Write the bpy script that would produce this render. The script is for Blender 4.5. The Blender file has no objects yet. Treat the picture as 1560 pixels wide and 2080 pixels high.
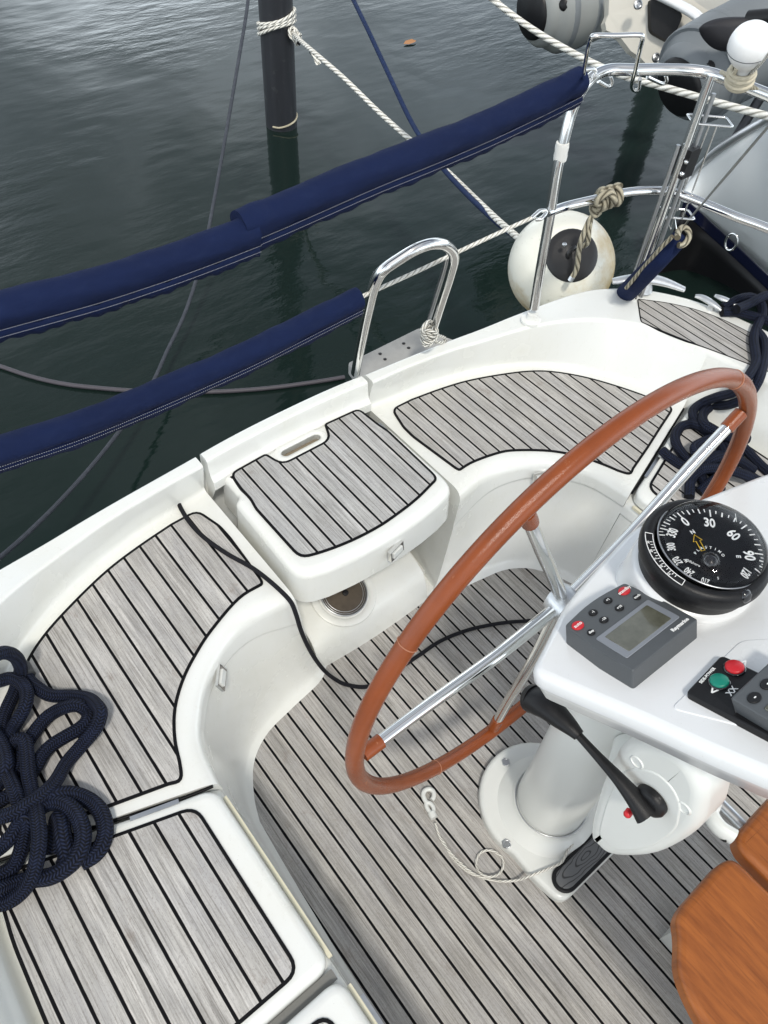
import bpy, bmesh, math, random
from mathutils import Vector, Matrix
random.seed(7)
sc = bpy.context.scene
PI = math.pi
V = Vector

# ---------------------------------------------------------------- camera
CAM = V((0.0, 0.0, 2.15))
YAW, PITCH, ROLL, FPX = 0.73969012, 0.88396176, -0.081921, 1560.99
_F = V((math.sin(YAW)*math.cos(PITCH), math.cos(YAW)*math.cos(PITCH), -math.sin(PITCH)))
_R = _F.cross(V((0, 0, 1))).normalized()
_D = _F.cross(_R)
RT = _R*math.cos(ROLL) + _D*math.sin(ROLL)
DN = -_R*math.sin(ROLL) + _D*math.cos(ROLL)
cam = bpy.data.cameras.new("camera")
cam.sensor_fit = 'HORIZONTAL'; cam.sensor_width = 36.0; cam.lens = 36.0*FPX/1560.0
cam.clip_start = 0.02; cam.clip_end = 2000
co = bpy.data.objects.new("camera", cam); sc.collection.objects.link(co)
mw = Matrix((( RT.x, -DN.x, -_F.x, CAM.x), (RT.y, -DN.y, -_F.y, CAM.y), (RT.z, -DN.z, -_F.z, CAM.z), (0, 0, 0, 1)))
co.matrix_world = mw
sc.camera = co

# ---------------------------------------------------------------- light
w = bpy.data.worlds.new("World"); sc.world = w; w.use_nodes = True
nt = w.node_tree; nt.nodes.clear()
out = nt.nodes.new('ShaderNodeOutputWorld'); bg = nt.nodes.new('ShaderNodeBackground')
sky = nt.nodes.new('ShaderNodeTexSky'); sky.sky_type = 'NISHITA'; sky.sun_disc = False
SUN_EL, SUN_AZ = math.radians(58), math.radians(212)
sky.sun_elevation = SUN_EL; sky.sun_rotation = SUN_AZ
sky.dust_density = 4.0; sky.air_density = 1.0; sky.ozone_density = 1.0
tc = nt.nodes.new('ShaderNodeTexCoord')
nz = nt.nodes.new('ShaderNodeTexNoise'); nz.inputs['Scale'].default_value = 2.2; nz.inputs['Detail'].default_value = 6
rp = nt.nodes.new('ShaderNodeValToRGB'); rp.color_ramp.elements[0].position = 0.36; rp.color_ramp.elements[1].position = 0.62
mx = nt.nodes.new('ShaderNodeMix'); mx.data_type = 'RGBA'
sep = nt.nodes.new('ShaderNodeSeparateXYZ'); nt.links.new(tc.outputs['Generated'], sep.inputs[0])
el = nt.nodes.new('ShaderNodeMapRange'); el.inputs[1].default_value = .02; el.inputs[2].default_value = .62; nt.links.new(sep.outputs['Z'], el.inputs[0])
cl = nt.nodes.new('ShaderNodeMix'); cl.data_type = 'RGBA'; cl.inputs[6].default_value = (27.0, 29.8, 32.0, 1); cl.inputs[7].default_value = (5.3, 5.7, 6.1, 1)
nt.links.new(el.outputs[0], cl.inputs[0]); nz2 = nt.nodes.new('ShaderNodeTexNoise'); nz2.inputs['Scale'].default_value = 3.2; nz2.inputs['Detail'].default_value = 4; nt.links.new(tc.outputs['Generated'], nz2.inputs['Vector'])
mr2 = nt.nodes.new('ShaderNodeMapRange'); mr2.inputs[1].default_value = .38; mr2.inputs[2].default_value = .62; mr2.inputs[3].default_value = .55; mr2.inputs[4].default_value = 1.45; nt.links.new(nz2.outputs['Fac'], mr2.inputs[0])
vm = nt.nodes.new('ShaderNodeVectorMath'); vm.operation = 'SCALE'; nt.links.new(cl.outputs[2], vm.inputs[0]); nt.links.new(mr2.outputs[0], vm.inputs['Scale']); nt.links.new(vm.outputs[0], mx.inputs[7])
nt.links.new(tc.outputs['Generated'], nz.inputs['Vector']); nt.links.new(nz.outputs['Fac'], rp.inputs['Fac'])
mm = nt.nodes.new('ShaderNodeMath'); mm.operation = 'MULTIPLY_ADD'; mm.inputs[1].default_value = 0.55; mm.inputs[2].default_value = 0.35
nt.links.new(rp.outputs['Color'], mm.inputs[0]); nt.links.new(mm.outputs[0], mx.inputs[0])
nt.links.new(sky.outputs['Color'], mx.inputs[6]); nt.links.new(mx.outputs[2], bg.inputs['Color'])
bg.inputs['Strength'].default_value = 0.11
nt.links.new(bg.outputs['Background'], out.inputs['Surface'])
sl = bpy.data.lights.new("sun", 'SUN'); sl.energy = 2.15; sl.angle = math.radians(7); sl.color = (1.0, 0.96, 0.88)
so = bpy.data.objects.new("sun", sl); sc.collection.objects.link(so)
# sun_rotation r: direction to the sun is (sin r, cos r) in the XY plane
sd = V((math.sin(SUN_AZ)*math.cos(SUN_EL), math.cos(SUN_AZ)*math.cos(SUN_EL), math.sin(SUN_EL)))
so.rotation_euler = sd.to_track_quat('Z', 'Y').to_euler()
sc.view_settings.view_transform = 'Standard'; sc.view_settings.look = 'None'
sc.view_settings.exposure = 0.10; sc.view_settings.gamma = 1.0

# ---------------------------------------------------------------- rays of the survey -> real planes
def ray(x, y): return (RT*((x-780.0)/FPX) + DN*((y-1040.0)/FPX) + _F)
def Zp(x, y, z): d = ray(x, y); return CAM + d*((z-CAM.z)/d.z)
def Yp(x, y, Y): d = ray(x, y); return CAM + d*((Y-CAM.y)/d.y)
def Xp(x, y, X): d = ray(x, y); return CAM + d*((X-CAM.x)/d.x)
def Dp(x, y, r): return CAM + ray(x, y).normalized()*r

# ---------------------------------------------------------------- materials
def newmat(name):
    m = bpy.data.materials.new(name); m.use_nodes = True
    n = m.node_tree; n.nodes.clear()
    o = n.nodes.new('ShaderNodeOutputMaterial'); b = n.nodes.new('ShaderNodeBsdfPrincipled')
    n.links.new(b.outputs[0], o.inputs[0])
    return m, n, b
def node(n, t, **k):
    x = n.nodes.new(t)
    for a, v in k.items():
        if a.startswith('i_'):
            key = a[2:]; key = int(key) if key.isdigit() else key.replace('_', ' ')
            x.inputs[key].default_value = v
        else: setattr(x, a, v)
    return x
def math_(n, op, a, b=None, c=None, clamp=False):
    x = n.nodes.new('ShaderNodeMath'); x.operation = op; x.use_clamp = clamp
    for i, v in enumerate((a, b, c)):
        if v is None: continue
        if isinstance(v, (int, float)): x.inputs[i].default_value = v
        else: n.links.new(v, x.inputs[i])
    return x.outputs[0]
def mixc(n, f, a, b, mode='MIX'):
    x = n.nodes.new('ShaderNodeMix'); x.data_type = 'RGBA'; x.blend_type = mode
    for k, v in ((0, f), (6, a), (7, b)):
        if isinstance(v, (int, float)): x.inputs[k].default_value = v
        elif isinstance(v, tuple): x.inputs[k].default_value = (v[0], v[1], v[2], 1)
        else: n.links.new(v, x.inputs[k])
    return x.outputs[2]
def bump(n, b, h, strength, dist):
    x = n.nodes.new('ShaderNodeBump'); x.inputs['Strength'].default_value = strength; x.inputs['Distance'].default_value = dist
    n.links.new(h, x.inputs['Height']); n.links.new(x.outputs[0], b.inputs['Normal'])
def noise(n, vec, scale, detail=4, rough=.5):
    x = n.nodes.new('ShaderNodeTexNoise'); x.inputs['Scale'].default_value = scale; x.inputs['Detail'].default_value = detail; x.inputs['Roughness'].default_value = rough
    n.links.new(vec, x.inputs['Vector']); return x.outputs['Fac']
def ramp(n, f, p0, p1):
    x = n.nodes.new('ShaderNodeMapRange'); x.inputs[1].default_value = p0; x.inputs[2].default_value = p1
    n.links.new(f, x.inputs[0]); return x.outputs[0]
def pos(n):
    return n.nodes.new('ShaderNodeNewGeometry').outputs['Position']
def mapped(n, v, sx, sy, sz):
    x = n.nodes.new('ShaderNodeMapping'); x.inputs['Scale'].default_value = (sx, sy, sz); n.links.new(v, x.inputs[0]); return x.outputs[0]

def plain(name, col, rough=.5, metal=0.0, coat=0.0, vary=.06, scale=30, bmp=0.0, bscale=200, spec=.5, trans=0.0):
    m, n, b = newmat(name)
    p = pos(n); f = noise(n, p, scale, 5)
    lo = tuple(c*(1-vary) for c in col); hi = tuple(min(1, c*(1+vary)) for c in col)
    n.links.new(mixc(n, f, lo, hi), b.inputs['Base Color'])
    n.links.new(math_(n, 'MULTIPLY_ADD', f, rough*.3, rough*.85), b.inputs['Roughness'])
    b.inputs['Metallic'].default_value = metal; b.inputs['Coat Weight'].default_value = coat
    b.inputs['Specular IOR Level'].default_value = spec
    b.inputs['Transmission Weight'].default_value = trans
    if bmp: bump(n, b, noise(n, p, bscale, 3), bmp, .002)
    return m

def gelcoat(name, col, dirt=.5):
    m, n, b = newmat(name); p = pos(n)
    f = ramp(n, noise(n, p, 3.0, 6, .6), .42, .72)
    g = ramp(n, noise(n, mapped(n, p, 60, 60, 22), 1, 5, .75), .56, .74)
    sp = ramp(n, noise(n, p, 330, 1, .5), .76, .80)
    c = mixc(n, math_(n, 'MULTIPLY', f, .5*dirt), col, (col[0]*.90, col[1]*.87, col[2]*.76))
    c = mixc(n, math_(n, 'MULTIPLY', g, .30*dirt), c, (col[0]*.80, col[1]*.77, col[2]*.68))
    c = mixc(n, math_(n, 'MULTIPLY', sp, .5*dirt), c, (.25, .22, .18))
    n.links.new(c, b.inputs['Base Color'])
    n.links.new(math_(n, 'MULTIPLY_ADD', f, .10, .22), b.inputs['Roughness'])
    b.inputs['Coat Weight'].default_value = .55; b.inputs['Coat Roughness'].default_value = .12
    bump(n, b, noise(n, p, 9, 2), .06, .02)
    return m
GEL = gelcoat('gelcoat_cream', (.740, .746, .718), .8)
GELB = gelcoat('gelcoat_white', (.74, .75, .755), .5)

def teak(name, phase, pitch=.05, width=.0058, tone=(.41, .385, .35), along='Y'):
    m, n, b = newmat(name); p = pos(n)
    s = n.nodes.new('ShaderNodeSeparateXYZ'); n.links.new(p, s.inputs[0])
    X, Y = s.outputs['X'], s.outputs['Y']
    u = math_(n, 'DIVIDE', math_(n, 'SUBTRACT', X, phase), pitch)
    idx = math_(n, 'ROUND', u)
    cell = math_(n, 'FLOOR', u)
    d = math_(n, 'MULTIPLY', math_(n, 'ABSOLUTE', math_(n, 'SUBTRACT', u, idx)), pitch)
    # slight wobble of the caulking edge
    wob = math_(n, 'MULTIPLY', math_(n, 'SUBTRACT', noise(n, mapped(n, p, 60, 25, 60), 1, 3), .5), .0014)
    d = math_(n, 'ADD', d, wob)
    seam = math_(n, 'SUBTRACT', 1, ramp(n, d, width*.5, width*.5+.0009))
    # plank tone
    wn = n.nodes.new('ShaderNodeTexWhiteNoise'); wn.noise_dimensions = '1D'; n.links.new(math_(n, 'ADD', cell, phase*37), wn.inputs['W'])
    cx = n.nodes.new('ShaderNodeCombineXYZ'); n.links.new(X, cx.inputs[0]); n.links.new(Y, cx.inputs[1]); n.links.new(math_(n, 'MULTIPLY', cell, 3.7), cx.inputs[2])
    grain = noise(n, mapped(n, cx.outputs[0], 300, 9, 1), 1, 6, .68)
    grain2 = noise(n, mapped(n, cx.outputs[0], 115, 4, 1), 1, 4, .6)
    speck = noise(n, mapped(n, cx.outputs[0], 520, 160, 1), 1, 3, .7)
    patch = noise(n, mapped(n, cx.outputs[0], 9, 4, 1), 1, 5, .65)
    patch2 = noise(n, mapped(n, cx.outputs[0], 26, 7, 1), 1, 4, .65)
    stain = ramp(n, noise(n, mapped(n, cx.outputs[0], 14, 9, 1), 1, 6, .7), .60, .74)
    lo = tuple(c*.40 for c in tone); hi = tuple(c*1.40 for c in tone)
    g = math_(n, 'ADD', math_(n, 'MULTIPLY', ramp(n, grain, .38, .62), .42), math_(n, 'MULTIPLY', ramp(n, grain2, .36, .64), .30))
    g = math_(n, 'ADD', g, math_(n, 'MULTIPLY', ramp(n, patch2, .35, .65), .28))
    c = mixc(n, g, lo, hi)
    c = mixc(n, math_(n, 'MULTIPLY', wn.outputs['Value'], .42), c, tuple(a*.78 for a in tone))
    c = mixc(n, math_(n, 'MULTIPLY', ramp(n, patch, .42, .68), .35), c, (.40, .40, .42))
    c = mixc(n, math_(n, 'MULTIPLY', ramp(n, speck, .54, .68), .50), c, (.16, .14, .12))
    c = mixc(n, math_(n, 'MULTIPLY', stain, .55), c, (.17, .12, .09))
    pores = ramp(n, noise(n, mapped(n, cx.outputs[0], 430, 5.5, 1), 1, 3, .7), .53, .63)
    c = mixc(n, math_(n, 'MULTIPLY', pores, .42), c, (.13, .115, .10))
    # a pale strip beside the caulking
    edge = math_(n, 'MULTIPLY', math_(n, 'SUBTRACT', 1, ramp(n, d, width*.5+.0008, width*.5+.0055)), math_(n, 'SUBTRACT', 1, seam))
    c = mixc(n, math_(n, 'MULTIPLY', edge, .30), c, (.60, .57, .52))
    c = mixc(n, seam, c, (.003, .003, .004))
    n.links.new(c, b.inputs['Base Color'])
    n.links.new(math_(n, 'MULTIPLY_ADD', seam, -.25, .80), b.inputs['Roughness'])
    n.links.new(math_(n, 'MULTIPLY_ADD', seam, -.16, .28), b.inputs['Specular IOR Level'])
    h = math_(n, 'ADD', math_(n, 'MULTIPLY', grain, .5), math_(n, 'MULTIPLY', seam, -1.2))
    h = math_(n, 'ADD', h, math_(n, 'MULTIPLY', speck, -.4))
    bump(n, b, h, .55, .0014)
    return m
CAULK = plain('black_caulk', (.004, .004, .005), .5, vary=.2, spec=.15)
TK_SOLE = teak('teak_sole', .2762, .05, tone=(.42, .402, .375))
TK_SEATL = teak('teak_seat_aft', .4365, .0516, tone=(.47, .452, .425))
TK_SEATR = teak('teak_seat_port', 1.3877, .0452, tone=(.445, .43, .403))
TK_LID = teak('teak_lid', -.2855, .05, width=.0058, tone=(.48, .462, .435))
TK_HELM = teak('teak_helm', .6864, .05, tone=(.45, .445, .43))

CHROME = plain('polished_steel', (.74, .74, .73), .09, metal=1, vary=.04, scale=6)
STEEL = plain('dull_steel', (.50, .51, .52), .32, metal=1, vary=.12, scale=40)
ALU = plain('brushed_aluminium', (.62, .63, .64), .38, metal=.85, vary=.1, scale=60, bmp=.2)
BLACK = plain('black_plastic', (.008, .008, .009), .42, spec=.3, vary=.3, scale=80, bmp=.2, bscale=500)
BLACKG = plain('black_gloss', (.006, .006, .008), .09, coat=.6, vary=.1)
GREYP = plain('dark_grey_plastic', (.075, .082, .088), .48, vary=.05, scale=60, bmp=.15, bscale=700)
WPAINT = plain('white_paint', (.68, .69, .66), .3, coat=.3, vary=.04, scale=8)
WHITE = plain('white_print', (.82, .82, .80), .5, vary=.02)
RED = plain('red_rubber', (.52, .012, .02), .4, vary=.08)
GREEN = plain('green_rubber', (.0, .19, .13), .4, vary=.08)
YELLOW = plain('yellow_print', (.75, .48, .02), .5, vary=.03)
CREAM = plain('cream_seal', (.66, .62, .47), .5, vary=.08)
RUBG = plain('grey_tube_fabric', (.16, .175, .185), .55, vary=.10, scale=5, bmp=.1)
RUBL = plain('light_grey_tube_fabric', (.26, .27, .26), .55, vary=.08, scale=5, bmp=.1)
TAN = plain('brown_inside', (.24, .20, .14), .6, vary=.1)
HULLG = plain('grey_hull_paint', (.66, .68, .68), .3, coat=.4, vary=.04, scale=2)
NAVYP = plain('navy_hull_paint', (.006, .008, .03), .25, coat=.4, vary=.1)
CANV = plain('pale_canvas', (.55, .54, .50), .8, vary=.08, scale=6)

def leather(name, col):
    m, n, b = newmat(name); p = pos(n)
    f = noise(n, p, 14, 6, .65)
    c = mixc(n, f, tuple(a*.72 for a in col), tuple(a*1.25 for a in col))
    v = n.nodes.new('ShaderNodeTexVoronoi'); v.inputs['Scale'].default_value = 900; n.links.new(p, v.inputs['Vector'])
    sc_ = ramp(n, noise(n, mapped(n, p, 40, 40, 40), 1, 4, .7), .66, .74)
    c = mixc(n, math_(n, 'MULTIPLY', sc_, .35), c, (.50, .26, .14))
    n.links.new(c, b.inputs['Base Color']); b.inputs['Roughness'].default_value = .24; b.inputs['Specular IOR Level'].default_value = .40
    bump(n, b, v.outputs['Distance'], .25, .0008)
    return m
LEATH = leather('tan_leather', (.225, .053, .0125))

def canvas(name, col):
    m, n, b = newmat(name); p = pos(n)
    a = noise(n, mapped(n, p, 900, 900, 1400), 1, 2); f = noise(n, p, 6, 6, .6); g = noise(n, mapped(n, p, 30, 30, 90), 1, 4)
    c = mixc(n, f, tuple(x*.62 for x in col), tuple(x*1.35 for x in col))
    c = mixc(n, math_(n, 'MULTIPLY', a, .12), c, (.05, .07, .17))
    c = mixc(n, math_(n, 'MULTIPLY', ramp(n, g, .50, .80), .25), c, (.016, .026, .07))
    n.links.new(c, b.inputs['Base Color']); b.inputs['Roughness'].default_value = .88; b.inputs['Specular IOR Level'].default_value = .18
    h = math_(n, 'ADD', math_(n, 'MULTIPLY', a, .15), math_(n, 'MULTIPLY', noise(n, mapped(n, p, 12, 12, 12), 1, 4), 1.0))
    bump(n, b, h, .55, .012)
    return m
NAVY = canvas('navy_canvas', (.0028, .0085, .039))

def braid(name, c0, c1, nv=7, k=1.0, bs=.9, rough=.7):
    """braided cover: uv.x runs along (in rope widths), uv.y runs round"""
    m, n, b = newmat(name)
    uv = n.nodes.new('ShaderNodeUVMap'); uv.uv_map = 'UVMap'
    s = n.nodes.new('ShaderNodeSeparateXYZ'); n.links.new(uv.outputs[0], s.inputs[0])
    U, W = s.outputs['X'], s.outputs['Y']
    col_ = math_(n, 'MULTIPLY', math_(n, 'ABSOLUTE', math_(n, 'SUBTRACT', math_(n, 'FRACT', math_(n, 'MULTIPLY', W, nv)), .5)), 2)
    ph = math_(n, 'ADD', math_(n, 'MULTIPLY', U, nv*k*2), math_(n, 'MULTIPLY', col_, .9))
    h = math_(n, 'ABSOLUTE', math_(n, 'SINE', math_(n, 'MULTIPLY', ph, PI)))
    h = math_(n, 'MULTIPLY', h, math_(n, 'MULTIPLY_ADD', math_(n, 'ABSOLUTE', math_(n, 'SINE', math_(n, 'MULTIPLY', col_, PI))), .6, .4))
    p = pos(n)
    f = noise(n, p, 40, 4)
    c = mixc(n, ramp(n, h, .25, .85), c0, c1)
    c = mixc(n, math_(n, 'MULTIPLY', ramp(n, f, .5, .75), .3), c, tuple(min(1, x*1.5) for x in c1))
    n.links.new(c, b.inputs['Base Color']); b.inputs['Roughness'].default_value = rough; b.inputs['Specular IOR Level'].default_value = .22
    bump(n, b, h, bs, .0035)
    return m
ROPEN = braid('navy_braided_rope', (.0006, .0009, .0025), (.0120, .0180, .044), 5, 1.7)
ROPEB = braid('black_cord', (.004, .004, .006), (.020, .020, .026), 5, .8, .6)
ROPED = braid('dark_mooring_rope', (.03, .035, .045), (.085, .092, .11), 5, .8, .6)
ROPEBL = braid('blue_mooring_rope', (.006, .012, .04), (.02, .04, .11), 5, .8, .6)
def twist(name, c0, c1, strands=3, k=.55, bs=1.0):
    m, n, b = newmat(name)
    uv = n.nodes.new('ShaderNodeUVMap'); uv.uv_map = 'UVMap'
    s = n.nodes.new('ShaderNodeSeparateXYZ'); n.links.new(uv.outputs[0], s.inputs[0])
    t = math_(n, 'ADD', math_(n, 'MULTIPLY', s.outputs['Y'], strands), math_(n, 'MULTIPLY', s.outputs['X'], strands*k))
    h = math_(n, 'ABSOLUTE', math_(n, 'SINE', math_(n, 'MULTIPLY', t, PI)))
    p = pos(n)
    c = mixc(n, ramp(n, h, .1, .7), c0, c1)
    c = mixc(n, math_(n, 'MULTIPLY', ramp(n, noise(n, p, 30, 4), .45, .7), .35), c, c0)
    n.links.new(c, b.inputs['Base Color']); b.inputs['Roughness'].default_value = .8
    bump(n, b, h, bs, .006)
    return m
ROPEW = twist('white_laid_rope', (.34, .32, .27), (.84, .82, .75))
ROPET = twist('weathered_rope', (.10, .085, .055), (.42, .38, .28))
CORDW = twist('white_cord', (.35, .33, .28), (.78, .76, .70), 3, .5, .5)

def varnish(name):
    m, n, b = newmat(name); p = pos(n)
    q = mapped(n, p, 55, 7, 9)
    g = noise(n, q, 1, 6, .6); g2 = noise(n, mapped(n, p, 240, 18, 25), 1, 5, .6); pt = noise(n, p, 5, 4)
    c = mixc(n, ramp(n, g, .3, .7), (.18, .048, .010), (.36, .112, .024))
    c = mixc(n, math_(n, 'MULTIPLY', ramp(n, g2, .52, .72), .55), c, (.085, .022, .006))
    c = mixc(n, math_(n, 'MULTIPLY', pt, .3), c, (.30, .10, .028))
    n.links.new(c, b.inputs['Base Color']); b.inputs['Roughness'].default_value = .42; b.inputs['Specular IOR Level'].default_value = .3; b.inputs['Coat Weight'].default_value = .08
    b.inputs['Coat Roughness'].default_value = .25
    bump(n, b, g2, .25, .001)
    return m
VARN = varnish('varnished_teak')

def fender_mat(c):
    m, n, b = newmat('fender_vinyl'); p = pos(n)
    s = n.nodes.new('ShaderNodeSeparateXYZ'); n.links.new(p, s.inputs[0])
    f = noise(n, p, 6, 6, .7)
    low = math_(n, 'ADD', math_(n, 'MULTIPLY', math_(n, 'ADD', math_(n, 'SUBTRACT', c.z+.15, s.outputs['Z']), math_(n, 'MULTIPLY', math_(n, 'SUBTRACT', s.outputs['X'], c.x), .9)), 3.6), math_(n, 'MULTIPLY', math_(n, 'SUBTRACT', f, .5), 2.6), clamp=True)
    col = mixc(n, math_(n, 'MULTIPLY', low, .95), (.80, .78, .68), (.50, .33, .075))
    d = ramp(n, noise(n, mapped(n, p, 25, 25, 50), 1, 5, .75), .60, .75)
    col = mixc(n, math_(n, 'MULTIPLY', d, .45), col, (.20, .16, .08))
    n.links.new(col, b.inputs['Base Color']); b.inputs['Roughness'].default_value = .32
    bump(n, b, f, .1, .01)
    return m

def water_mat():
    m, n, b = newmat('harbour_water'); p = pos(n)
    q = mapped(n, p, 1.0, .55, 1)
    big = noise(n, q, .55, 3, .5)
    wv = noise(n, mapped(n, p, 1.3, 3.4, 1), 2.0, 5, .55)
    fine = noise(n, mapped(n, p, 2.6, 6.5, 1), 4.2, 4, .6)
    mask = ramp(n, noise(n, p, .30, 3, .5), .45, .65)
    c = mixc(n, big, (.0055, .0125, .0110), (.0095, .0180, .0150))
    n.links.new(c, b.inputs['Base Color'])
    b.inputs['Roughness'].default_value = .03; b.inputs['IOR'].default_value = 1.333
    h = math_(n, 'ADD', math_(n, 'MULTIPLY', big, .5), math_(n, 'MULTIPLY', wv, math_(n, 'MULTIPLY_ADD', mask, .24, .030)))
    h = math_(n, 'ADD', h, math_(n, 'MULTIPLY', noise(n, mapped(n, p, 1.0, 1.8, 1), 3.0, 1, .4), .065))
    h = math_(n, 'ADD', h, math_(n, 'MULTIPLY', fine, math_(n, 'MULTIPLY_ADD', mask, .012, .002)))
    bump(n, b, h, .22, .25)
    return m
WATER = water_mat()

def pile_mat():
    m, n, b = newmat('black_pile_sleeve'); p = pos(n)
    f = noise(n, mapped(n, p, 30, 30, 3), 1, 5); g = noise(n, p, 12, 5, .7)
    c = mixc(n, f, (.008, .009, .012), (.030, .032, .038))
    c = mixc(n, math_(n, 'MULTIPLY', ramp(n, g, .6, .75), .4), c, (.09, .095, .09))
    n.links.new(c, b.inputs['Base Color']); b.inputs['Roughness'].default_value = .4
    bump(n, b, f, .4, .004)
    return m
PILE = pile_mat()
def glass_mat():
    m, n, b = newmat('clear_dome')
    b.inputs['Base Color'].default_value = (1, 1, 1, 1); b.inputs['Roughness'].default_value = .01
    b.inputs['Transmission Weight'].default_value = 1; b.inputs['IOR'].default_value = 1.18
    return m
GLASS = glass_mat()
def lcd_mat():
    m, n, b = newmat('lcd_glass'); p = pos(n)
    f = noise(n, p, 22, 4, .7)
    n.links.new(mixc(n, ramp(n, f, .35, .7), (.075, .075, .055), (.13, .13, .10)), b.inputs['Base Color'])
    b.inputs['Roughness'].default_value = .12; b.inputs['Coat Weight'].default_value = .5
    return m
LCD = lcd_mat()
def smoke_mat():
    m, n, b = newmat('smoked_window')
    p = pos(n)
    n.links.new(mixc(n, noise(n, p, 60, 3), (.045, .034, .024), (.10, .078, .055)), b.inputs['Base Color'])
    b.inputs['Roughness'].default_value = .38; b.inputs['Coat Weight'].default_value = .1
    return m
SMOKE = smoke_mat()
def panel_mat():
    m, n, b = newmat('grey_grain_pad'); p = pos(n)
    s = n.nodes.new('ShaderNodeSeparateXYZ'); n.links.new(p, s.inputs[0])
    dx = math_(n, 'MULTIPLY', math_(n, 'SUBTRACT', s.outputs['X'], .86), .26); dy = math_(n, 'SUBTRACT', s.outputs['Y'], .050)
    r = math_(n, 'SQRT', math_(n, 'ADD', math_(n, 'MULTIPLY', dx, dx), math_(n, 'MULTIPLY', dy, dy)))
    r = math_(n, 'ADD', r, math_(n, 'MULTIPLY', noise(n, p, 14, 2), .030))
    ln = math_(n, 'ABSOLUTE', math_(n, 'SUBTRACT', math_(n, 'FRACT', math_(n, 'MULTIPLY', r, 130)), .5))
    n.links.new(mixc(n, ramp(n, ln, .05, .16), (.03, .03, .032), (.13, .132, .135)), b.inputs['Base Color'])
    b.inputs['Roughness'].default_value = .6
    return m
PAD = panel_mat()

# ---------------------------------------------------------------- object helpers
C = sc.collection
def meta(o, label=None, cat=None, group=None, kind=None):
    if label: o['label'] = label
    if cat: o['category'] = cat
    if group: o['group'] = group
    if kind: o['kind'] = kind
    return o
def thing(name, loc, label, cat, group=None):
    e = bpy.data.objects.new(name, None); C.objects.link(e); e.location = loc; e.empty_display_size = .05
    return meta(e, label, cat, group)
def worldloc(o):
    l = V((0, 0, 0))
    while o: l += o.location; o = o.parent
    return l
class MB:
    """collects shapes, then links them as one mesh"""
    def __init__(s): s.v = []; s.f = []; s.m = []; s.uv = []; s.sm = []
    def add(s, vs, fs, mi=0, uvs=None, smooth=True):
        o = len(s.v); s.v += [tuple(x) for x in vs]
        for i, f in enumerate(fs):
            s.f.append([o+j for j in f]); s.m.append(mi); s.sm.append(smooth)
            s.uv.append(uvs[i] if uvs else [(0, 0)]*len(f))
        return s
    def build(s, name, mats, parent=None, sharp=None, wn=False):
        if not isinstance(mats, (list, tuple)): mats = [mats]
        me = bpy.data.meshes.new(name)
        base = worldloc(parent) if parent else V((0, 0, 0))
        me.from_pydata([(x-base.x, y-base.y, z-base.z) for x, y, z in s.v], [], s.f)
        for m in mats: me.materials.append(m)
        ul = me.uv_layers.new(name='UVMap')
        for p, mi, sm, uv in zip(me.polygons, s.m, s.sm, s.uv):
            p.material_index = mi; p.use_smooth = sm
            for k, li in enumerate(p.loop_indices): ul.data[li].uv = uv[k]
        me.update()
        bm = bmesh.new(); bm.from_mesh(me)
        bmesh.ops.recalc_face_normals(bm, faces=bm.faces)
        if sharp is not None:
            for e in bm.edges:
                if len(e.link_faces) == 2 and e.calc_face_angle(0) > math.radians(sharp): e.smooth = False
        bm.to_mesh(me); bm.free()
        o = bpy.data.objects.new(name, me); C.objects.link(o)
        if parent: o.parent = parent
        if wn: md = o.modifiers.new('weighted', 'WEIGHTED_NORMAL'); md.keep_sharp = True; md.weight = 70
        return o

def catmull(pts, n=8, closed=False):
    P = [V(p) for p in pts]; N = len(P); out = []
    rng = N if closed else N-1
    for i in range(rng):
        p1, p2 = P[i], P[(i+1) % N]
        p0 = P[i-1] if (i > 0 or closed) else p1*2-p2
        p3 = P[(i+2) % N] if (i+2 < N or closed) else p2*2-p1
        for k in range(n):
            t = k/n
            out.append(.5*((2*p1)+(p2-p0)*t+(2*p0-5*p1+4*p2-p3)*t*t+(3*p1-p0-3*p2+p3)*t**3))
    if not closed: out.append(P[-1].copy())
    return out
def resample(pts, n):
    L = [0.0]
    for a, b in zip(pts, pts[1:]): L.append(L[-1]+(b-a).length)
    out = []; j = 0
    for i in range(n):
        t = L[-1]*i/(n-1)
        while j < len(L)-2 and L[j+1] < t: j += 1
        d = L[j+1]-L[j]; f = (t-L[j])/d if d > 0 else 0
        out.append(pts[j].lerp(pts[j+1], f))
    return out
def roundpoly(keys, radii, n=5, closed=False):
    K = [V(k) for k in keys]; out = []; N = len(K)
    for i, p in enumerate(K):
        r = radii[i] if isinstance(radii, (list, tuple)) else radii
        if (not closed and i in (0, N-1)) or r <= 0: out.append(p.copy()); continue
        a = K[i-1]; b = K[(i+1) % N]
        da = (a-p); db = (b-p); la = min(r, da.length*.48); lb = min(r, db.length*.48)
        A = p+da.normalized()*la; B = p+db.normalized()*lb
        for k in range(n+1):
            t = k/n; out.append(A*(1-t)**2+p*2*t*(1-t)+B*t*t)
    return out
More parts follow.
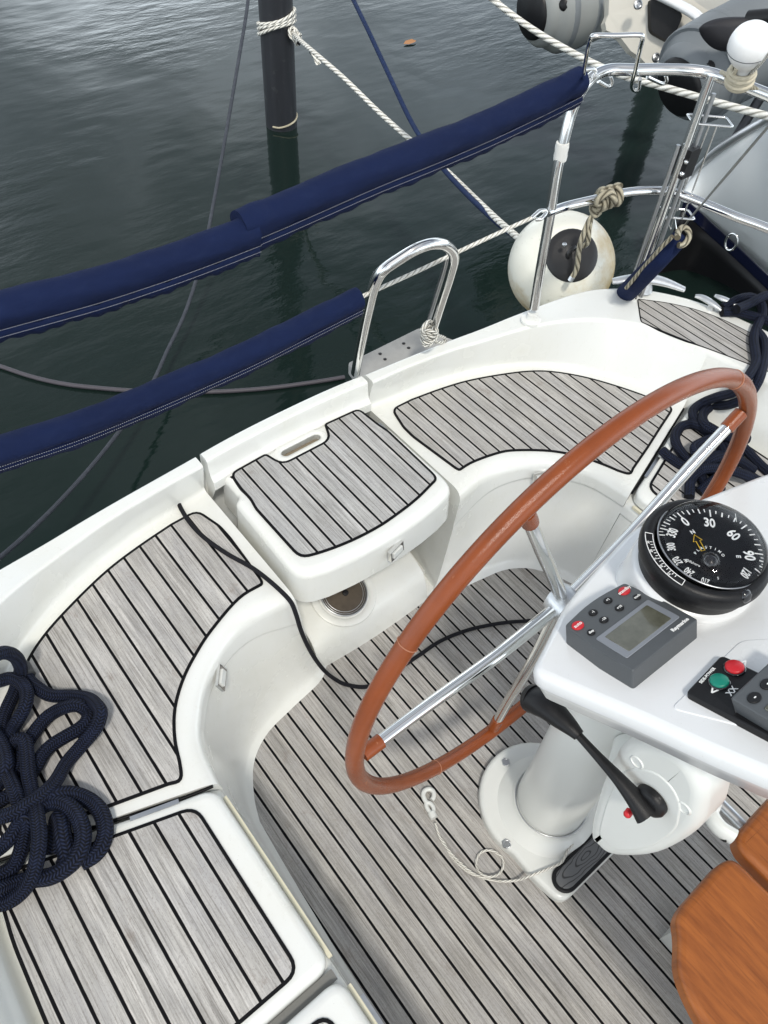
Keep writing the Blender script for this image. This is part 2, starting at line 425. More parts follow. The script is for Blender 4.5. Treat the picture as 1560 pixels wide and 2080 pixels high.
def tube(mb, pts, r, seg=12, closed=False, mi=0, caps=True, flat=1.0, rfun=None):
    P = [V(p) for p in pts]; N = len(P)
    T = []
    for i in range(N):
        a = P[i-1] if (i > 0 or closed) else P[i]; b = P[(i+1) % N] if (i < N-1 or closed) else P[i]
        d = b-a; T.append(d.normalized() if d.length > 1e-9 else V((0, 0, 1)))
    up = V((0, 0, 1)) if abs(T[0].z) < .9 else V((1, 0, 0))
    nrm = (up-T[0]*up.dot(T[0])).normalized(); vs = []; L = 0; Ls = []
    for i in range(N):
        if i: 
            L += (P[i]-P[i-1]).length
            nrm = (nrm-T[i]*nrm.dot(T[i])).normalized()
        Ls.append(L); bi = T[i].cross(nrm)
        rr = rfun(i/(N-1)) if rfun else r
        for k in range(seg):
            a = 2*PI*k/seg; vs.append(P[i]+nrm*math.cos(a)*rr*flat+bi*math.sin(a)*rr)
    fs = []; uv = []
    R = N if closed else N-1; w_ = 2*PI*r
    for i in range(R):
        j = (i+1) % N; u0 = Ls[i]/w_; u1 = (Ls[j] if j else L+(P[0]-P[-1]).length)/w_
        for k in range(seg):
            q = (k+1) % seg
            fs.append((i*seg+k, i*seg+q, j*seg+q, j*seg+k)); uv.append([(u0, k/seg), (u0, (k+1)/seg), (u1, (k+1)/seg), (u1, k/seg)])
    mb.add(vs, fs, mi, uv)
    if caps and not closed:
        mb.add(vs[:seg], [tuple(range(seg))], mi, smooth=False); mb.add(vs[-seg:], [tuple(range(seg))], mi, smooth=False)
    return mb
def T1(name, pts, r, mat, parent=None, seg=12, smooth=6, closed=False, **k):
    p = catmull(pts, smooth, closed) if smooth else pts
    return tube(MB(), p, r, seg, closed, **k).build(name, mat, parent, sharp=50)
def box(mb, c, s, mi=0, rot=None):
    c = V(c); h = V(s)*.5; vs = []
    for z in (-1, 1):
        for y in (-1, 1):
            for x in (-1, 1):
                p = V((x*h.x, y*h.y, z*h.z)); vs.append(c+(rot@p if rot else p))
    return mb.add(vs, [(0, 1, 3, 2), (4, 5, 7, 6), (0, 1, 5, 4), (2, 3, 7, 6), (0, 2, 6, 4), (1, 3, 7, 5)], mi, smooth=False)
def lathe(mb, prof, c, axis=V((0, 0, 1)), seg=32, mi=0, flat=None):
    """prof: (radius, height) pairs along axis"""
    ax = V(axis).normalized(); a = V((1, 0, 0)) if abs(ax.x) < .8 else V((0, 1, 0)); a = (a-ax*a.dot(ax)).normalized(); b = ax.cross(a); c = V(c)
    vs = []; fs = []
    for r, h in prof:
        for k in range(seg):
            t = 2*PI*k/seg; vs.append(c+ax*h+a*r*math.cos(t)+b*r*math.sin(t))
    for i in range(len(prof)-1):
        for k in range(seg):
            q = (k+1) % seg; fs.append((i*seg+k, i*seg+q, (i+1)*seg+q, (i+1)*seg+k))
    mb.add(vs, fs, mi)
    if prof[0][0] > 1e-4: mb.add(vs[:seg], [tuple(range(seg))], mi, smooth=False)
    if prof[-1][0] > 1e-4: mb.add(vs[-seg:], [tuple(range(seg))], mi, smooth=False)
    return mb
def area2(o): return sum(a.x*b.y-b.x*a.y for a, b in zip(o, o[1:]+o[:1]))
def offset(o, d):
    """offset a closed 2D outline outward by d"""
    o = [V((p[0], p[1])) for p in o]; s = 1 if area2(o) > 0 else -1; N = len(o); out = []
    for i in range(N):
        a = (o[i]-o[i-1]); b = (o[(i+1) % N]-o[i])
        if a.length < 1e-7: a = b
        if b.length < 1e-7: b = a
        na = V((a.y, -a.x)).normalized()*s; nb = V((b.y, -b.x)).normalized()*s
        m = na+nb
        if m.length < 1e-4: m = na
        m.normalize(); c = max(.5, m.dot(na)); out.append(o[i]+m*(d/c))
    return out
IDENT = lambda x, y, z: V((x, y, z))
def slab(mb, outline, z0, z1, r=.01, n=5, fx=IDENT, mi=0, flare=0.0, hole=None, deep=.05):
    o = [V((p[0], p[1])) for p in outline]; N = len(o)
    rings = [(flare, z0)]
    rings.append((0, z1-r))
    for k in range(1, n+1):
        a = PI/2*k/n; rings.append((-r*(1-math.cos(a)), z1-r+r*math.sin(a)))
    vs = []
    for d, z in rings:
        for p in (offset(o, d) if d else o): vs.append(fx(p.x, p.y, z))
    fs = []
    for i in range(len(rings)-1):
        for k in range(N):
            q = (k+1) % N; fs.append((i*N+k, i*N+q, (i+1)*N+q, (i+1)*N+k))
    mb.add(vs, fs, mi)
    if hole:
        from mathutils.geometry import tessellate_polygon
        top = vs[-N:]; hv = [fx(p[0], p[1], z1) for p in hole]; Hn = len(hv)
        tri = tessellate_polygon([top, hv]); mb.add(top+hv, [tuple(t) for t in tri], mi, smooth=False)
        lo = [fx(p[0], p[1], z1-deep) for p in hole]
        mb.add(hv+lo, [(k, (k+1) % Hn, Hn+(k+1) % Hn, Hn+k) for k in range(Hn)], mi)
    else: mb.add(vs[-N:], [tuple(range(N))], mi, smooth=False)
    mb.add(vs[:N], [tuple(range(N))], mi, smooth=False)
    return mb
def teak_panel(name, outline, z, mat, parent, bw=.0075, th=.0035, fx=IDENT):
    mb = MB(); o = [V((p[0], p[1])) for p in outline]; N = len(o)
    O2 = offset(o, bw*.5); I2 = offset(o, -bw*.5)
    vs = [fx(p.x, p.y, z-.004) for p in O2]+[fx(p.x, p.y, z+th) for p in O2]+[fx(p.x, p.y, z+th) for p in I2]
    f1 = []
    for k in range(N):
        q = (k+1) % N; f1.append((k, q, N+q, N+k)); f1.append((N+k, N+q, 2*N+q, 2*N+k))
    mb.add(vs, f1, 1, smooth=False); mb.add([vs[2*N+k] for k in range(N)], [tuple(range(N))], 0, smooth=False)
    return mb.build(name, [mat, CAULK], parent)
def text(name, s, size, origin, xdir, ydir, mat, parent, ext=.0003, align='CENTER', bold=.0, xs=1.0):
    cu = bpy.data.curves.new(name, 'FONT'); cu.body = s; cu.size = size; cu.align_x = align; cu.align_y = 'CENTER'; cu.extrude = ext; cu.offset = bold
    cu.resolution_u = 3
    ob = bpy.data.objects.new(name, cu); C.objects.link(ob)
    dg = bpy.context.evaluated_depsgraph_get(); me = bpy.data.meshes.new_from_object(ob.evaluated_get(dg))
    bpy.data.objects.remove(ob); bpy.data.curves.remove(cu)
    X = V(xdir).normalized(); Yv = V(ydir); Z = X.cross(Yv).normalized(); Yv = Z.cross(X)
    base = worldloc(parent) if parent else V((0, 0, 0))
    for v in me.vertices: v.co = V(origin)+X*v.co.x*xs+Yv*v.co.y+Z*v.co.z-base
    me.materials.clear(); me.materials.append(mat); me.name = name
    o = bpy.data.objects.new(name, me); C.objects.link(o); o.parent = parent
    return o
# ================================================================ SETTING: water
WZ = -0.5
mb = MB(); mb.add([(-300, -300, WZ), (300, -300, WZ), (300, 300, WZ), (-300, 300, WZ)], [(0, 1, 2, 3)])
meta(mb.build('water', WATER), kind='structure')

# ================================================================ THE YACHT
XC = .878
yacht = thing('sailing_yacht', (XC, 0.3, WZ), 'white sailing yacht stern with horseshoe cockpit and grey laid teak, filling the lower half', 'sailing yacht')
def side(pts, s): return [(XC+s*u, y) for u, y in pts]
def line2(pts, z, s, n=70):
    p = [V((XC+s*u, y, z)) for u, y in pts]
    return resample(catmull(p, 10), n)
FOOT = [(.208, .930), (.262, .893), (.38, .872), (.48, .852), (.555, .805), (.607, .725), (.632, .66)]
NOSE = [(.300, .955), (.417, .972), (.505, .952), (.60, .893), (.66, .825), (.695, .76), (.712, .655)]
OUTR = [(.300, 1.415), (.39, 1.402), (.51, 1.39), (.60, 1.371), (.70, 1.343), (.80, 1.303), (.875, 1.262), (.94, 1.215), (1.01, 1.14), (1.07, 1.05), (1.12, .965), (1.150, .88), (1.172, .80)]
CINN = [(.300, 1.388), (.45, 1.380), (.66, 1.352), (.86, 1.285), (1.03, 1.18), (1.14, 1.08), (1.20, .97), (1.235, .83)]
COUT = [(.300, 1.436), (.59, 1.412), (.80, 1.385), (.95, 1.352), (1.17, 1.285), (1.32, 1.19), (1.42, 1.055), (1.47, .92)]
# forward of the hinge line the lockers begin
FOOT2 = [(.632, .66), (.640, .55), (.648, .40), (.655, .2), (.658, -.2), (.66, -.7), (.66, -1.4)]
NOSE2 = [(.712, .655), (.714, .55), (.716, .40), (.716, .2), (.716, -.2), (.716, -.7), (.716, -1.4)]
OUTR2 = [(1.172, .80), (1.195, .65), (1.203, .45), (1.21, .2), (1.22, -.2), (1.22, -.7), (1.22, -1.4)]
CINN2 = [(1.235, .83), (1.265, .65), (1.275, .45), (1.28, .2), (1.29, -.2), (1.29, -.7), (1.29, -1.4)]
COUT2 = [(1.47, .92), (1.51, .70), (1.53, .45), (1.54, .2), (1.54, -.2), (1.54, -.7), (1.54, -1.4)]
def zco(t):
    s_ = min(1, max(0, (t-.30)/.38)); return .560+.055*s_*s_*(3-2*s_)
def moulding(s):
    mb = MB()
    for part in (0, 1):
        n = 90 if part == 0 else 40
        F, K, O, CI, CO = [line2(a, 0, s, n) for a in ((FOOT, NOSE, OUTR, CINN, COUT) if part == 0 else (FOOT2, NOSE2, OUTR2, CINN2, COUT2))]
        rings = []
        zs = .436 if part == 0 else .398
        for i in range(n):
            t = i/(n-1) if part == 0 else 1.0
            zc = zco(t)
            f = F[i].copy(); k = K[i].copy(); f.z = -.004; k.z = zs
            g = f.lerp(k, .42); g.z = .030
            o = O[i].copy(); o.z = zs; ci = CI[i].copy(); ci.z = zc; c2 = CO[i].copy(); c2.z = zc
            if part == 0 and t < .02: pass
            d = (c2-ci); d.z = 0; d.normalize()
            h1 = c2+d*.055; h1.z = .30; h2 = c2+d*.0; h2.z = -.75
            m = V((g.x*.35+k.x*.65, g.y*.35+k.y*.65, zs-.125)); m2 = m + (k-g).normalized()*.0; 
            e1 = min(1, max(0, t/.92)) if part == 0 else 1.0
            fr_ = .66+.20*math.sin(PI*.5*min(1, e1*1.6))
            iw = (V((k.x, k.y, 0))-V((f.x, f.y, 0))).normalized()*.0045
            m1 = g.lerp(k, fr_); m2 = g.lerp(k, fr_-.018)+iw
            rings.append(roundpoly([f, g, m2, m1, k, o, ci, c2, h1, h2], [0, .11, .004, .004, .042, .022, .012, .014, .05, 0], 6))
        M_ = len(rings[0]); vs = [p for r in rings for p in r]
        fs = [(i*M_+j, i*M_+j+1, (i+1)*M_+j+1, (i+1)*M_+j) for i in range(n-1) for j in range(M_-1)]
        mb.add(vs, fs, 0)
        for r in ([rings[0]] if part == 0 else []):
            mb.add(r, [tuple(range(M_))], 0, smooth=False)
        if part == 0: mb.add(rings[-1], [tuple(range(M_))], 0, smooth=False)
    o = mb.build('cockpit_moulding', GEL, yacht, sharp=40, wn=True)
    bv = o.modifiers.new('bevel', 'BEVEL'); bv.width = .009; bv.segments = 3; bv.limit_method = 'ANGLE'; bv.angle_limit = math.radians(58); bv.harden_normals = True
    return o
moulding(-1); moulding(1)

# sole
sole = MB().add([(XC-.80, -1.4, .0), (XC+.80, -1.4, .0), (XC+.80, 1.05, .0), (XC-.80, 1.05, .0)], [(0, 1, 2, 3)])
sole.build('cockpit_sole', TK_SOLE, yacht)
# bay behind: floor, back wall, hull below
mb = MB()
box(mb, (XC, 1.435, .16), (.62, .016, .66)); box(mb, (XC, 1.22, .02), (.62, .44, .03))
box(mb, (XC, 1.15, -.015), (.64, .44, .05))
mb.build('bay_wall', GEL, yacht)
# raised step with the round inspection hatch
mb = MB(); n = 26; prof = [(1.34, .215), (1.2, .190), (1.06, .155), (.985, .128), (.955, .098), (.938, .05), (.930, -.002)]
pp_ = catmull([V((0, y, z)) for y, z in prof], 5); vs = []; fs = []
xs = [XC-.245+.435*i/(n-1) for i in range(n)]
for i, x in enumerate(xs):
    bow = -.012*(1-((x-XC)/.245)**2)
    for p in pp_: vs.append((x, p.y+bow*(1 if p.y < 1.1 else 0), p.z))
M_ = len(pp_)
for i in range(n-1):
    for j in range(M_-1): fs.append((i*M_+j, i*M_+j+1, (i+1)*M_+j+1, (i+1)*M_+j))
mb.add(vs, fs)
for i in (0, n-1):
    col_ = vs[i*M_:(i+1)*M_]; mb.add(col_+[(col_[-1][0], 1.34, -.002)], [tuple(range(M_+1))], smooth=False)
mb.build('centre_step', GEL, yacht, sharp=50, wn=True)
# recessed round hatch on the step (surface tilts forward)
hn = V((0, -.36, 1)).normalized(); hc = V((XC-.078, 1.032, .1525))
mb = MB(); lathe(mb, [(.106, -.004), (.104, .0015), (.098, .003), (.086, .0035), (.080, -.001)], hc, hn, 48)
rim = mb.build('hatch_rim', GEL, yacht, sharp=50)
mb = MB(); lathe(mb, [(.074, -.002), (.074, .004), (.0715, .0055), (.070, .003)], hc+hn*.003, hn, 48); 
ins = mb.build('inspection_hatch', STEEL, yacht, sharp=40)
mb = MB(); lathe(mb, [(.0705, 0), (.0705, .003), (.062, .0035), (.060, .0055), (.0001, .006)], hc+hn*.004, hn, 40); mb.build('hatch_window', SMOKE, ins, sharp=2)
hx = V((1, 0, 0)); hy = hn.cross(hx).normalized(); mb = MB()
for rr_, t_ in ((.0735, .0028), (.061, .0013), (.0675, .0010)): tube(mb, [hc+hn*.0085+hx*(rr_*math.cos(a*PI/30))+hy*(rr_*math.sin(a*PI/30)) for a in range(60)], t_, 6, True)
mb.build('hatch_ring', STEEL, ins)
mb = MB(); lathe(mb, [(.010, 0), (.010, .004), (.005, .004)], hc+hn*.010+V((.002, -.004, .0)), hn, 8); mb.build('hatch_key_socket', BLACK, ins)

# teak on the two curved aft seats
def aft_teak(s):
    inner = [(.354, 1.030), (.415, 1.030), (.506, 1.011), (.56, .985), (.642, .922), (.70, .852), (.735, .785), (.757, .728)]
    if s < 0: inner = [(.343, 1.037), (.42, 1.035), (.524, .996), (.59, .96), (.648, .919), (.70, .865), (.737, .80), (.760, .731)]
    front = [(.775, .712), (.80, .716), (.912, .748), (1.02, .782), (1.10, .806)]
    outer = [(1.128, .83), (1.107, .88), (1.06, .985), (1.0, 1.09), (.93, 1.175), (.86, 1.228), (.76, 1.275), (.65, 1.315), (.55, 1.337), (.44, 1.353)]
    end = [(.358, 1.355), (.336, 1.27), (.334, 1.22)]
    a = catmull([V((u, y, 0)) for u, y in inner], 5); a[-1] = V((.7715, .7035, 0)); b = [V((u, y, 0)) for u, y in front]
    c = catmull([V((u, y, 0)) for u, y in outer], 5); d = [V((u, y, 0)) for u, y in end]
    pts = roundpoly(a[:1]+a[1:-1]+[a[-1]]+b[1:4]+[V((1.12, .812, 0))]+c[1:-1]+[c[-1]]+d, [.02]+[0]*(len(a)-2)+[.04]+[0, 0, 0]+[.02]+[0]*(len(c)-2)+[0]+[.025, .012, .012], 4, True)
    return [(XC+s*p.x, p.y) for p in pts]
teak_panel('seat_teak', aft_teak(-1), .436, TK_SEATL, yacht)
teak_panel('seat_teak', aft_teak(1), .436, TK_SEATR, yacht)

# locker lids with teak
def lid(s, ya, yb, mat, first=True):
    # ya aft edge, yb forward edge
    if first: o = [(.722, .649), (.85, .686), (1.0, .736), (1.178, .785), (1.188, .65), (1.200, yb), (.722, yb)]; tk = [(.779, .633), (.945, .684), (1.165, .757), (1.182, .62), (1.192, yb+.03), (.779, yb+.03)]
    else: o = [(.722, ya), (1.203, ya), (1.21, yb), (.722, yb)]; tk = [(.779, ya-.035), (1.19, ya-.035), (1.195, yb+.03), (.779, yb+.03)]
    if s > 0: tk = [(u-.012, y) for u, y in tk]
    oo = [(XC+s*p.x, p.y) for p in roundpoly([V((u, y, 0)) for u, y in o], .035, 5, True)]
    mb = MB(); slab(mb, oo, .403, .443, .020, 6)
    L = mb.build('locker_lid', GEL, yacht, sharp=50, wn=True)
    tt = [(XC+s*p.x, p.y) for p in roundpoly([V((u, y, 0)) for u, y in tk], .030, 5, True)]
    teak_panel('lid_teak', tt, .443, mat, L, bw=.0072)
    # hinge
    if first:
        a = V((XC+s*.80, .668, .438)); b = V((XC+s*.90, .697, .438)); mb = MB(); d = (b-a); rot = Matrix.Rotation(math.atan2(d.y, d.x), 3, 'Z')
        box(mb, (a+b)/2, (d.length, .010, .008), 0, rot); mb.build('hinge', STEEL, L)
    return L
lid(-1, .64, .213, TK_LID); lid(-1, .190, -.40, TK_LID, False)
lid(1, .64, .213, TK_LID); lid(1, .190, -.40, TK_LID, False)
for s in (-1, 1):
    mb = MB(); box(mb, (XC+s*.7135, .43, .3965), (.009, .40, .010)); box(mb, (XC+s*.7135, -.08, .3965), (.009, .5, .010))
    mb.build('lid_seal', CREAM, yacht)
for s in (-1, 1):
    mb = MB(); tube(mb, catmull([V((XC+s*u, y, .428)) for u, y in [(.724, .6555), (.78, .670), (.85, .6935), (1.0, .7435), (1.165, .795)]], 5), .0038, 8)
    mb.build('gap_shade_line', CAULK, yacht)  # black tube laid in as the shade of the seat-to-lid gap
    mb = MB(); box(mb, (XC+s*.96, .2015, .404), (.47, .021, .010)); mb.build('gap_shade_bar', plain('gap_shade_grey', (.16, .16, .15), .6), yacht)  # dark bar whose colour stands for the shade between the two lids
# latch on the forward locker front
mb = MB(); box(mb, (XC-.70, .11, .33), (.012, .07, .03)); mb.build('locker_latch', ALU, yacht)

# courtesy lights in the seat fronts
def courtesy(c, nrm):
    nrm = V(nrm).normalized(); t = V((0, 0, 1)).cross(nrm).normalized(); up = nrm.cross(t); rot = Matrix((t, up, nrm)).transposed()
    c = V(c)+nrm*.007
    mb = MB(); box(mb, V(c), (.058, .036, .008), 0, rot); f = mb.build('courtesy_light', CHROME, yacht)
    mb = MB(); box(mb, V(c)+nrm*.005, (.040, .018, .006), 0, rot); mb.build('light_lens', WPAINT, f)
p1 = Zp(1098, 966, .385); courtesy((p1.x, p1.y, .385), (-.35, -1, .35))
p1 = Zp(444, 1378, .385); courtesy((p1.x, p1.y, .385), (1, -.75, .5))

# teak pad and fittings on the port quarter deck
def deck_teak(s):
    a = catmull([V((1.266, 1.150, 0)), V((1.345, 1.06, 0)), V((1.40, .96, 0)), V((1.43, .83, 0)), V((1.45, .60, 0))], 5)
    b = catmull([V((1.33, .60, 0)), V((1.27, .77, 0)), V((1.222, .90, 0)), V((1.190, 1.0, 0)), V((1.174, 1.060, 0))], 5)
    pts = roundpoly(a+b, [.012]+[0]*(len(a)-2)+[.02, .02]+[0]*(len(b)-2)+[.02], 4, True)
    return [(XC+s*p.x, p.y) for p in pts]
TK_DECK = teak('teak_deck', 2.0, .036, .0045, tone=(.44, .42, .39))
teak_panel('deck_teak', deck_teak(1), .6145, TK_DECK, yacht, bw=.0042, th=.0015)
# ---------------------------------------------------------------- lift-up helm seat
HZ = .490
helm = thing('helm_seat', (XC, 1.2, .36), 'white helm seat panel in the transom with a slotted handhold and grey teak slats', 'seat')
mb = MB()
fr = [V((XC+u, y, 0)) for u, y in [(-.20, .943), (-.12, .932), (-.05, .9275), (.0, .926), (.05, .927), (.12, .931), (.19, .940)]]
ol = [V((XC-.280, .966, 0))]+catmull(fr, 2)+[V((XC+.270, .960, 0))]+[V((XC+u, y, 0)) for u, y in [(.268, 1.262), (.250, 1.275), (.250, 1.395), (-.250, 1.395), (-.250, 1.30), (-.272, 1.285)]]
rad = [.06]+[0]*(len(ol)-8)+[.06]+[.012]*6
ol = roundpoly(ol, rad, 4, True)
sl_ = []
for k in range(24):
    a = 2*PI*k/24; cx_ = .052 if math.cos(a) >= 0 else -.052
    sl_.append((XC+cx_+.0175*math.cos(a), 1.352+.0145*math.sin(a)))
slab(mb, [(p.x, p.y) for p in ol], .365, HZ, .026, 6, flare=.006, hole=sl_, deep=.020)
# the curled-up back flush with the coaming
prof = [(1.384, HZ-.03), (1.384, HZ+.0008), (1.390, HZ+.004), (1.398, HZ+.014), (1.403, HZ+.034), (1.405, HZ+.060), (1.408, .566), (1.440, .566), (1.447, .556), (1.462, .30)]
prof = roundpoly([V((0, y, z)) for y, z in prof], [0, 0, .006, .01, .01, .008, .008, .008, .01, 0], 3)
n = 30; vs = []; fs = []; M_ = len(prof)
for i in range(n):
    x = XC-.285+.568*i/(n-1)
    for p in prof: vs.append((x, p.y-.012*abs((x-XC)/.285)**2.5, p.z))
for i in range(n-1):
    for j in range(M_-1): fs.append((i*M_+j, i*M_+j+1, (i+1)*M_+j+1, (i+1)*M_+j))
mb.add(vs, fs)
for i in (0, n-1): mb.add(vs[i*M_:(i+1)*M_], [tuple(range(M_))], smooth=False)
hs = mb.build('seat_shell', GEL, helm, sharp=45, wn=True)
mb = MB(); slab(mb, offset(sl_, .006), HZ-.026, HZ-.0205, .001, 1); mb.build('handhold_recess', TAN, helm)
mb = MB(); inner_ = sl_; outer_ = offset(sl_, .011); N = len(sl_)
vs = [(p.x, p.y, HZ+.0008) for p in offset(sl_, .020)]+[(p.x, p.y, HZ+.0045) for p in offset(sl_, .012)]+[(p[0], p[1], HZ+.003) for p in sl_]+[(p[0], p[1], HZ-.02) for p in sl_]
fs = [(r*N+k, r*N+(k+1) % N, (r+1)*N+(k+1) % N, (r+1)*N+k) for r in range(3) for k in range(N)]
mb.add(vs, fs); mb.build('handhold_lip', GEL, helm)
tk = [(-.228, 1.374), (-.234, 1.315), (-.233, 1.262), (-.240, 1.223), (-.2375, 1.014)]
fr = [(-.19, .998), (-.139, .986), (-.088, .978), (-.04, .974), (.01, .973), (.062, .977), (.111, .982), (.159, .990), (.213, 1.004)]
tk2 = [(.243, 1.011), (.247, 1.245), (.240, 1.284), (.233, 1.374), (.110, 1.380), (.084, 1.318), (-.090, 1.318), (-.106, 1.380)]
K = [V((XC+u, y, 0)) for u, y in tk+fr+tk2]
R_ = [.022, .01, .01, .01, .03]+[.02]*len(fr)+[.025, .01, .01, .018, .008, .03, .03, .008]
teak_panel('seat_teak', [(p.x, p.y) for p in roundpoly(K, R_, 4, True)], HZ, TK_HELM, helm)
p1 = Yp(804, 1119, .914)
nrm = V((.25, -1, .15)).normalized(); t = V((0, 0, 1)).cross(nrm).normalized(); up = nrm.cross(t); rot = Matrix((t, up, nrm)).transposed()
mb = MB(); box(mb, p1, (.058, .036, .012), 0, rot); f = mb.build('courtesy_light', CHROME, helm)
mb = MB(); box(mb, p1+nrm*.007, (.040, .018, .006), 0, rot); mb.build('light_lens', WPAINT, f)
mb = MB(); box(mb, (XC+.263, 1.295, .435), (.02, .04, .05)); tube(mb, [V((XC+.262, 1.27, .45)), V((XC+.262, 1.33, .45))], .007, 8); mb.build('hinge', STEEL, helm)
# ================================================================ STEERING PEDESTAL
SL = .4; PN = V((0, SL, 1)).normalized(); PY = V((0, 1, -SL)).normalized()
PD = 1.06+SL*.30
def zpl(y): return PD-SL*y
def Pl(x, y, h=0.0):
    """survey point lying h above the tilted console top"""
    d = ray(x, y); n_ = V((0, SL, 1)); k = PD+h*n_.length
    return CAM+d*((k-CAM.dot(n_))/d.dot(n_))
def tilt(x, y, h): return V((x, y, zpl(y)))+PN*h     # x, y on the console top, h along its normal
ped = thing('steering_pedestal', (XC, .2, 0), 'white steering pedestal with a round foot and a broad console head, standing behind the wheel', 'pedestal')
base = []
for k in range(25):
    a = math.radians(-20+220*k/24); base.append(V((XC+.168*math.cos(a), .228+.168*math.sin(a), 0)))
base += [V((XC-.160, .10, 0)), V((XC-.147, .008, 0)), V((XC+.147, .008, 0)), V((XC+.160, .10, 0))]
base = roundpoly(base, [0]*25+[.03, .035, .035, .03], 5, True)
mb = MB(); slab(mb, [(p.x, p.y) for p in base], .0, .030, .012, 4)
foot = mb.build('pedestal_foot', WPAINT, ped, sharp=45, wn=True)
cc_ = V((XC+.008, .205, 0))
mb = MB(); lathe(mb, [(.142, .029), (.136, .033), (.122, .044), (.108, .056), (.102, .064), (.101, .068)], cc_, seg=48); mb.build('foot_cone', WPAINT, ped, sharp=60)
mb = MB(); lathe(mb, [(.094, .060), (.094, .10), (.092, .3), (.094, .7), (.105, 1.02)], cc_, seg=48)
mb.build('column', WPAINT, ped, sharp=60)
mb = MB(); tube(mb, [cc_+V((.0975*math.cos(a*PI/30), .0975*math.sin(a*PI/30), .0695)) for a in range(60)], .002, 6, True); mb.build('column_seal', STEEL, ped)
for bx, by in ((-.002, .362), (-.157, .202), (.157, .202)):
    mb = MB(); lathe(mb, [(.0125, .028), (.0125, .0345), (.010, .0345), (.010, .031)], (XC+bx, by, 0), seg=6); mb.build('bolt', STEEL, foot)
# raised front pad with the oval grained insert
ov = []
for k in range(36):
    a = 2*PI*k/36; cx_ = .095 if math.cos(a) >= 0 else -.095; ov.append((XC+cx_+.034*math.cos(a), .046+.030*math.sin(a)))
mb = MB(); slab(mb, offset(ov, .004), .028, .038, .003, 2); mb.build('pad_surround', BLACK, foot)
mb = MB(); slab(mb, offset(ov, -.005), .036, .041, .003, 2); mb.build('foot_pad', PAD, foot)

# console head: outline traced on the tilted top
aftL = [(-.300, .268), (-.225, .297), (-.150, .328), (-.060, .345), (.035, .362), (.10, .372)]
aftR = [(.254, .333), (.337, .309), (.40, .290), (.43, .27)]
out_ = [V((XC+u, y, 0)) for u, y in aftL+aftR]+[V((XC+.42, .10, 0)), V((XC+.37, -.05, 0)), V((XC+.30, -.22, 0)), V((XC-.15, -.22, 0)), V((XC-.222, -.085, 0)), V((XC-.247, .02, 0)), V((XC-.262, .104, 0)), V((XC-.282, .19, 0))]
out_ = roundpoly(out_, [.022]+[.03]*(len(out_)-2)+[.03], 4, True)
co_ = [(p.x, p.y) for p in out_]
mb = MB(); N = len(co_)
rings = [(-.13, -.088), (-.040, -.080), (-.014, -.068), (-.004, -.036), (.0, -.030), (.0, -.014), (-.003, -.006), (-.008, -.0015), (-.014, .0)]
vs = []
for d, h in rings:
    for p in offset(co_, d): vs.append(tilt(p.x, p.y, h))
fs = [(i*N+k, i*N+(k+1) % N, (i+1)*N+(k+1) % N, (i+1)*N+k) for i in range(len(rings)-1) for k in range(N)]
mb.add(vs, fs); mb.add(vs[-N:], [tuple(range(N))], smooth=False); mb.add(vs[:N], [tuple(range(N))], smooth=False)
head = mb.build('console_head', GELB, ped, sharp=60, wn=True)
# gently raised forward field that carries the switches
fld = [Pl(1362, 1440), Pl(1505, 1302), Pl(1700, 1290), Pl(1760, 1540)]
fo = roundpoly([V((p.x, p.y, 0)) for p in fld], .012, 4, True)
mb = MB(); slab(mb, [(p.x, p.y) for p in fo], -.004, .0018, .0016, 3, fx=tilt, flare=.004); mb.build('console_field', GELB, head, sharp=60, wn=True)
# boss below the compass
CCX, CCY, CCZ = .900, .217, 1.187
mb = MB(); lathe(mb, [(.108, -.14), (.104, -.10), (.1015, -.060), (.099, -.050), (.085, -.048)], (CCX, CCY, CCZ), seg=64); mb.build('compass_boss', GELB, ped, sharp=70)
# grab tube running up past the console
# ---------------------------------------------------------------- COMPASS
cmp_ = thing('compass', (CCX, CCY, CCZ-.02), 'large black domed steering compass with white degree figures and a yellow arrow on the console', 'compass')
mb = MB(); lathe(mb, [(.086, -.052), (.0925, -.050), (.0955, -.022), (.1010, -.022), (.1030, -.014), (.1025, .000), (.0995, .007), (.094, .010), (.0865, .010), (.083, .006), (.081, -.004), (.078, -.016), (.001, -.018)], (CCX, CCY, CCZ), seg=72)
bez = mb.build('bezel', BLACK, cmp_, sharp=60)
dc = V((CCX+.013, CCY-.001, CCZ+.0))
mb = MB(); prof = [(.0865*math.cos(a*PI/2/12), .004+.040*math.sin(a*PI/2/12)) for a in range(13)]; prof[-1] = (.0003, prof[-1][1]); lathe(mb, [(.0865, .001)]+prof, dc, seg=64); mb.build('glass_dome', GLASS, cmp_)
mb = MB(); tube(mb, [dc+V((.0875*math.cos(a*PI/36), .0875*math.sin(a*PI/36), .008)) for a in range(72)], .0015, 6, True); mb.build('dome_ring', STEEL, bez)
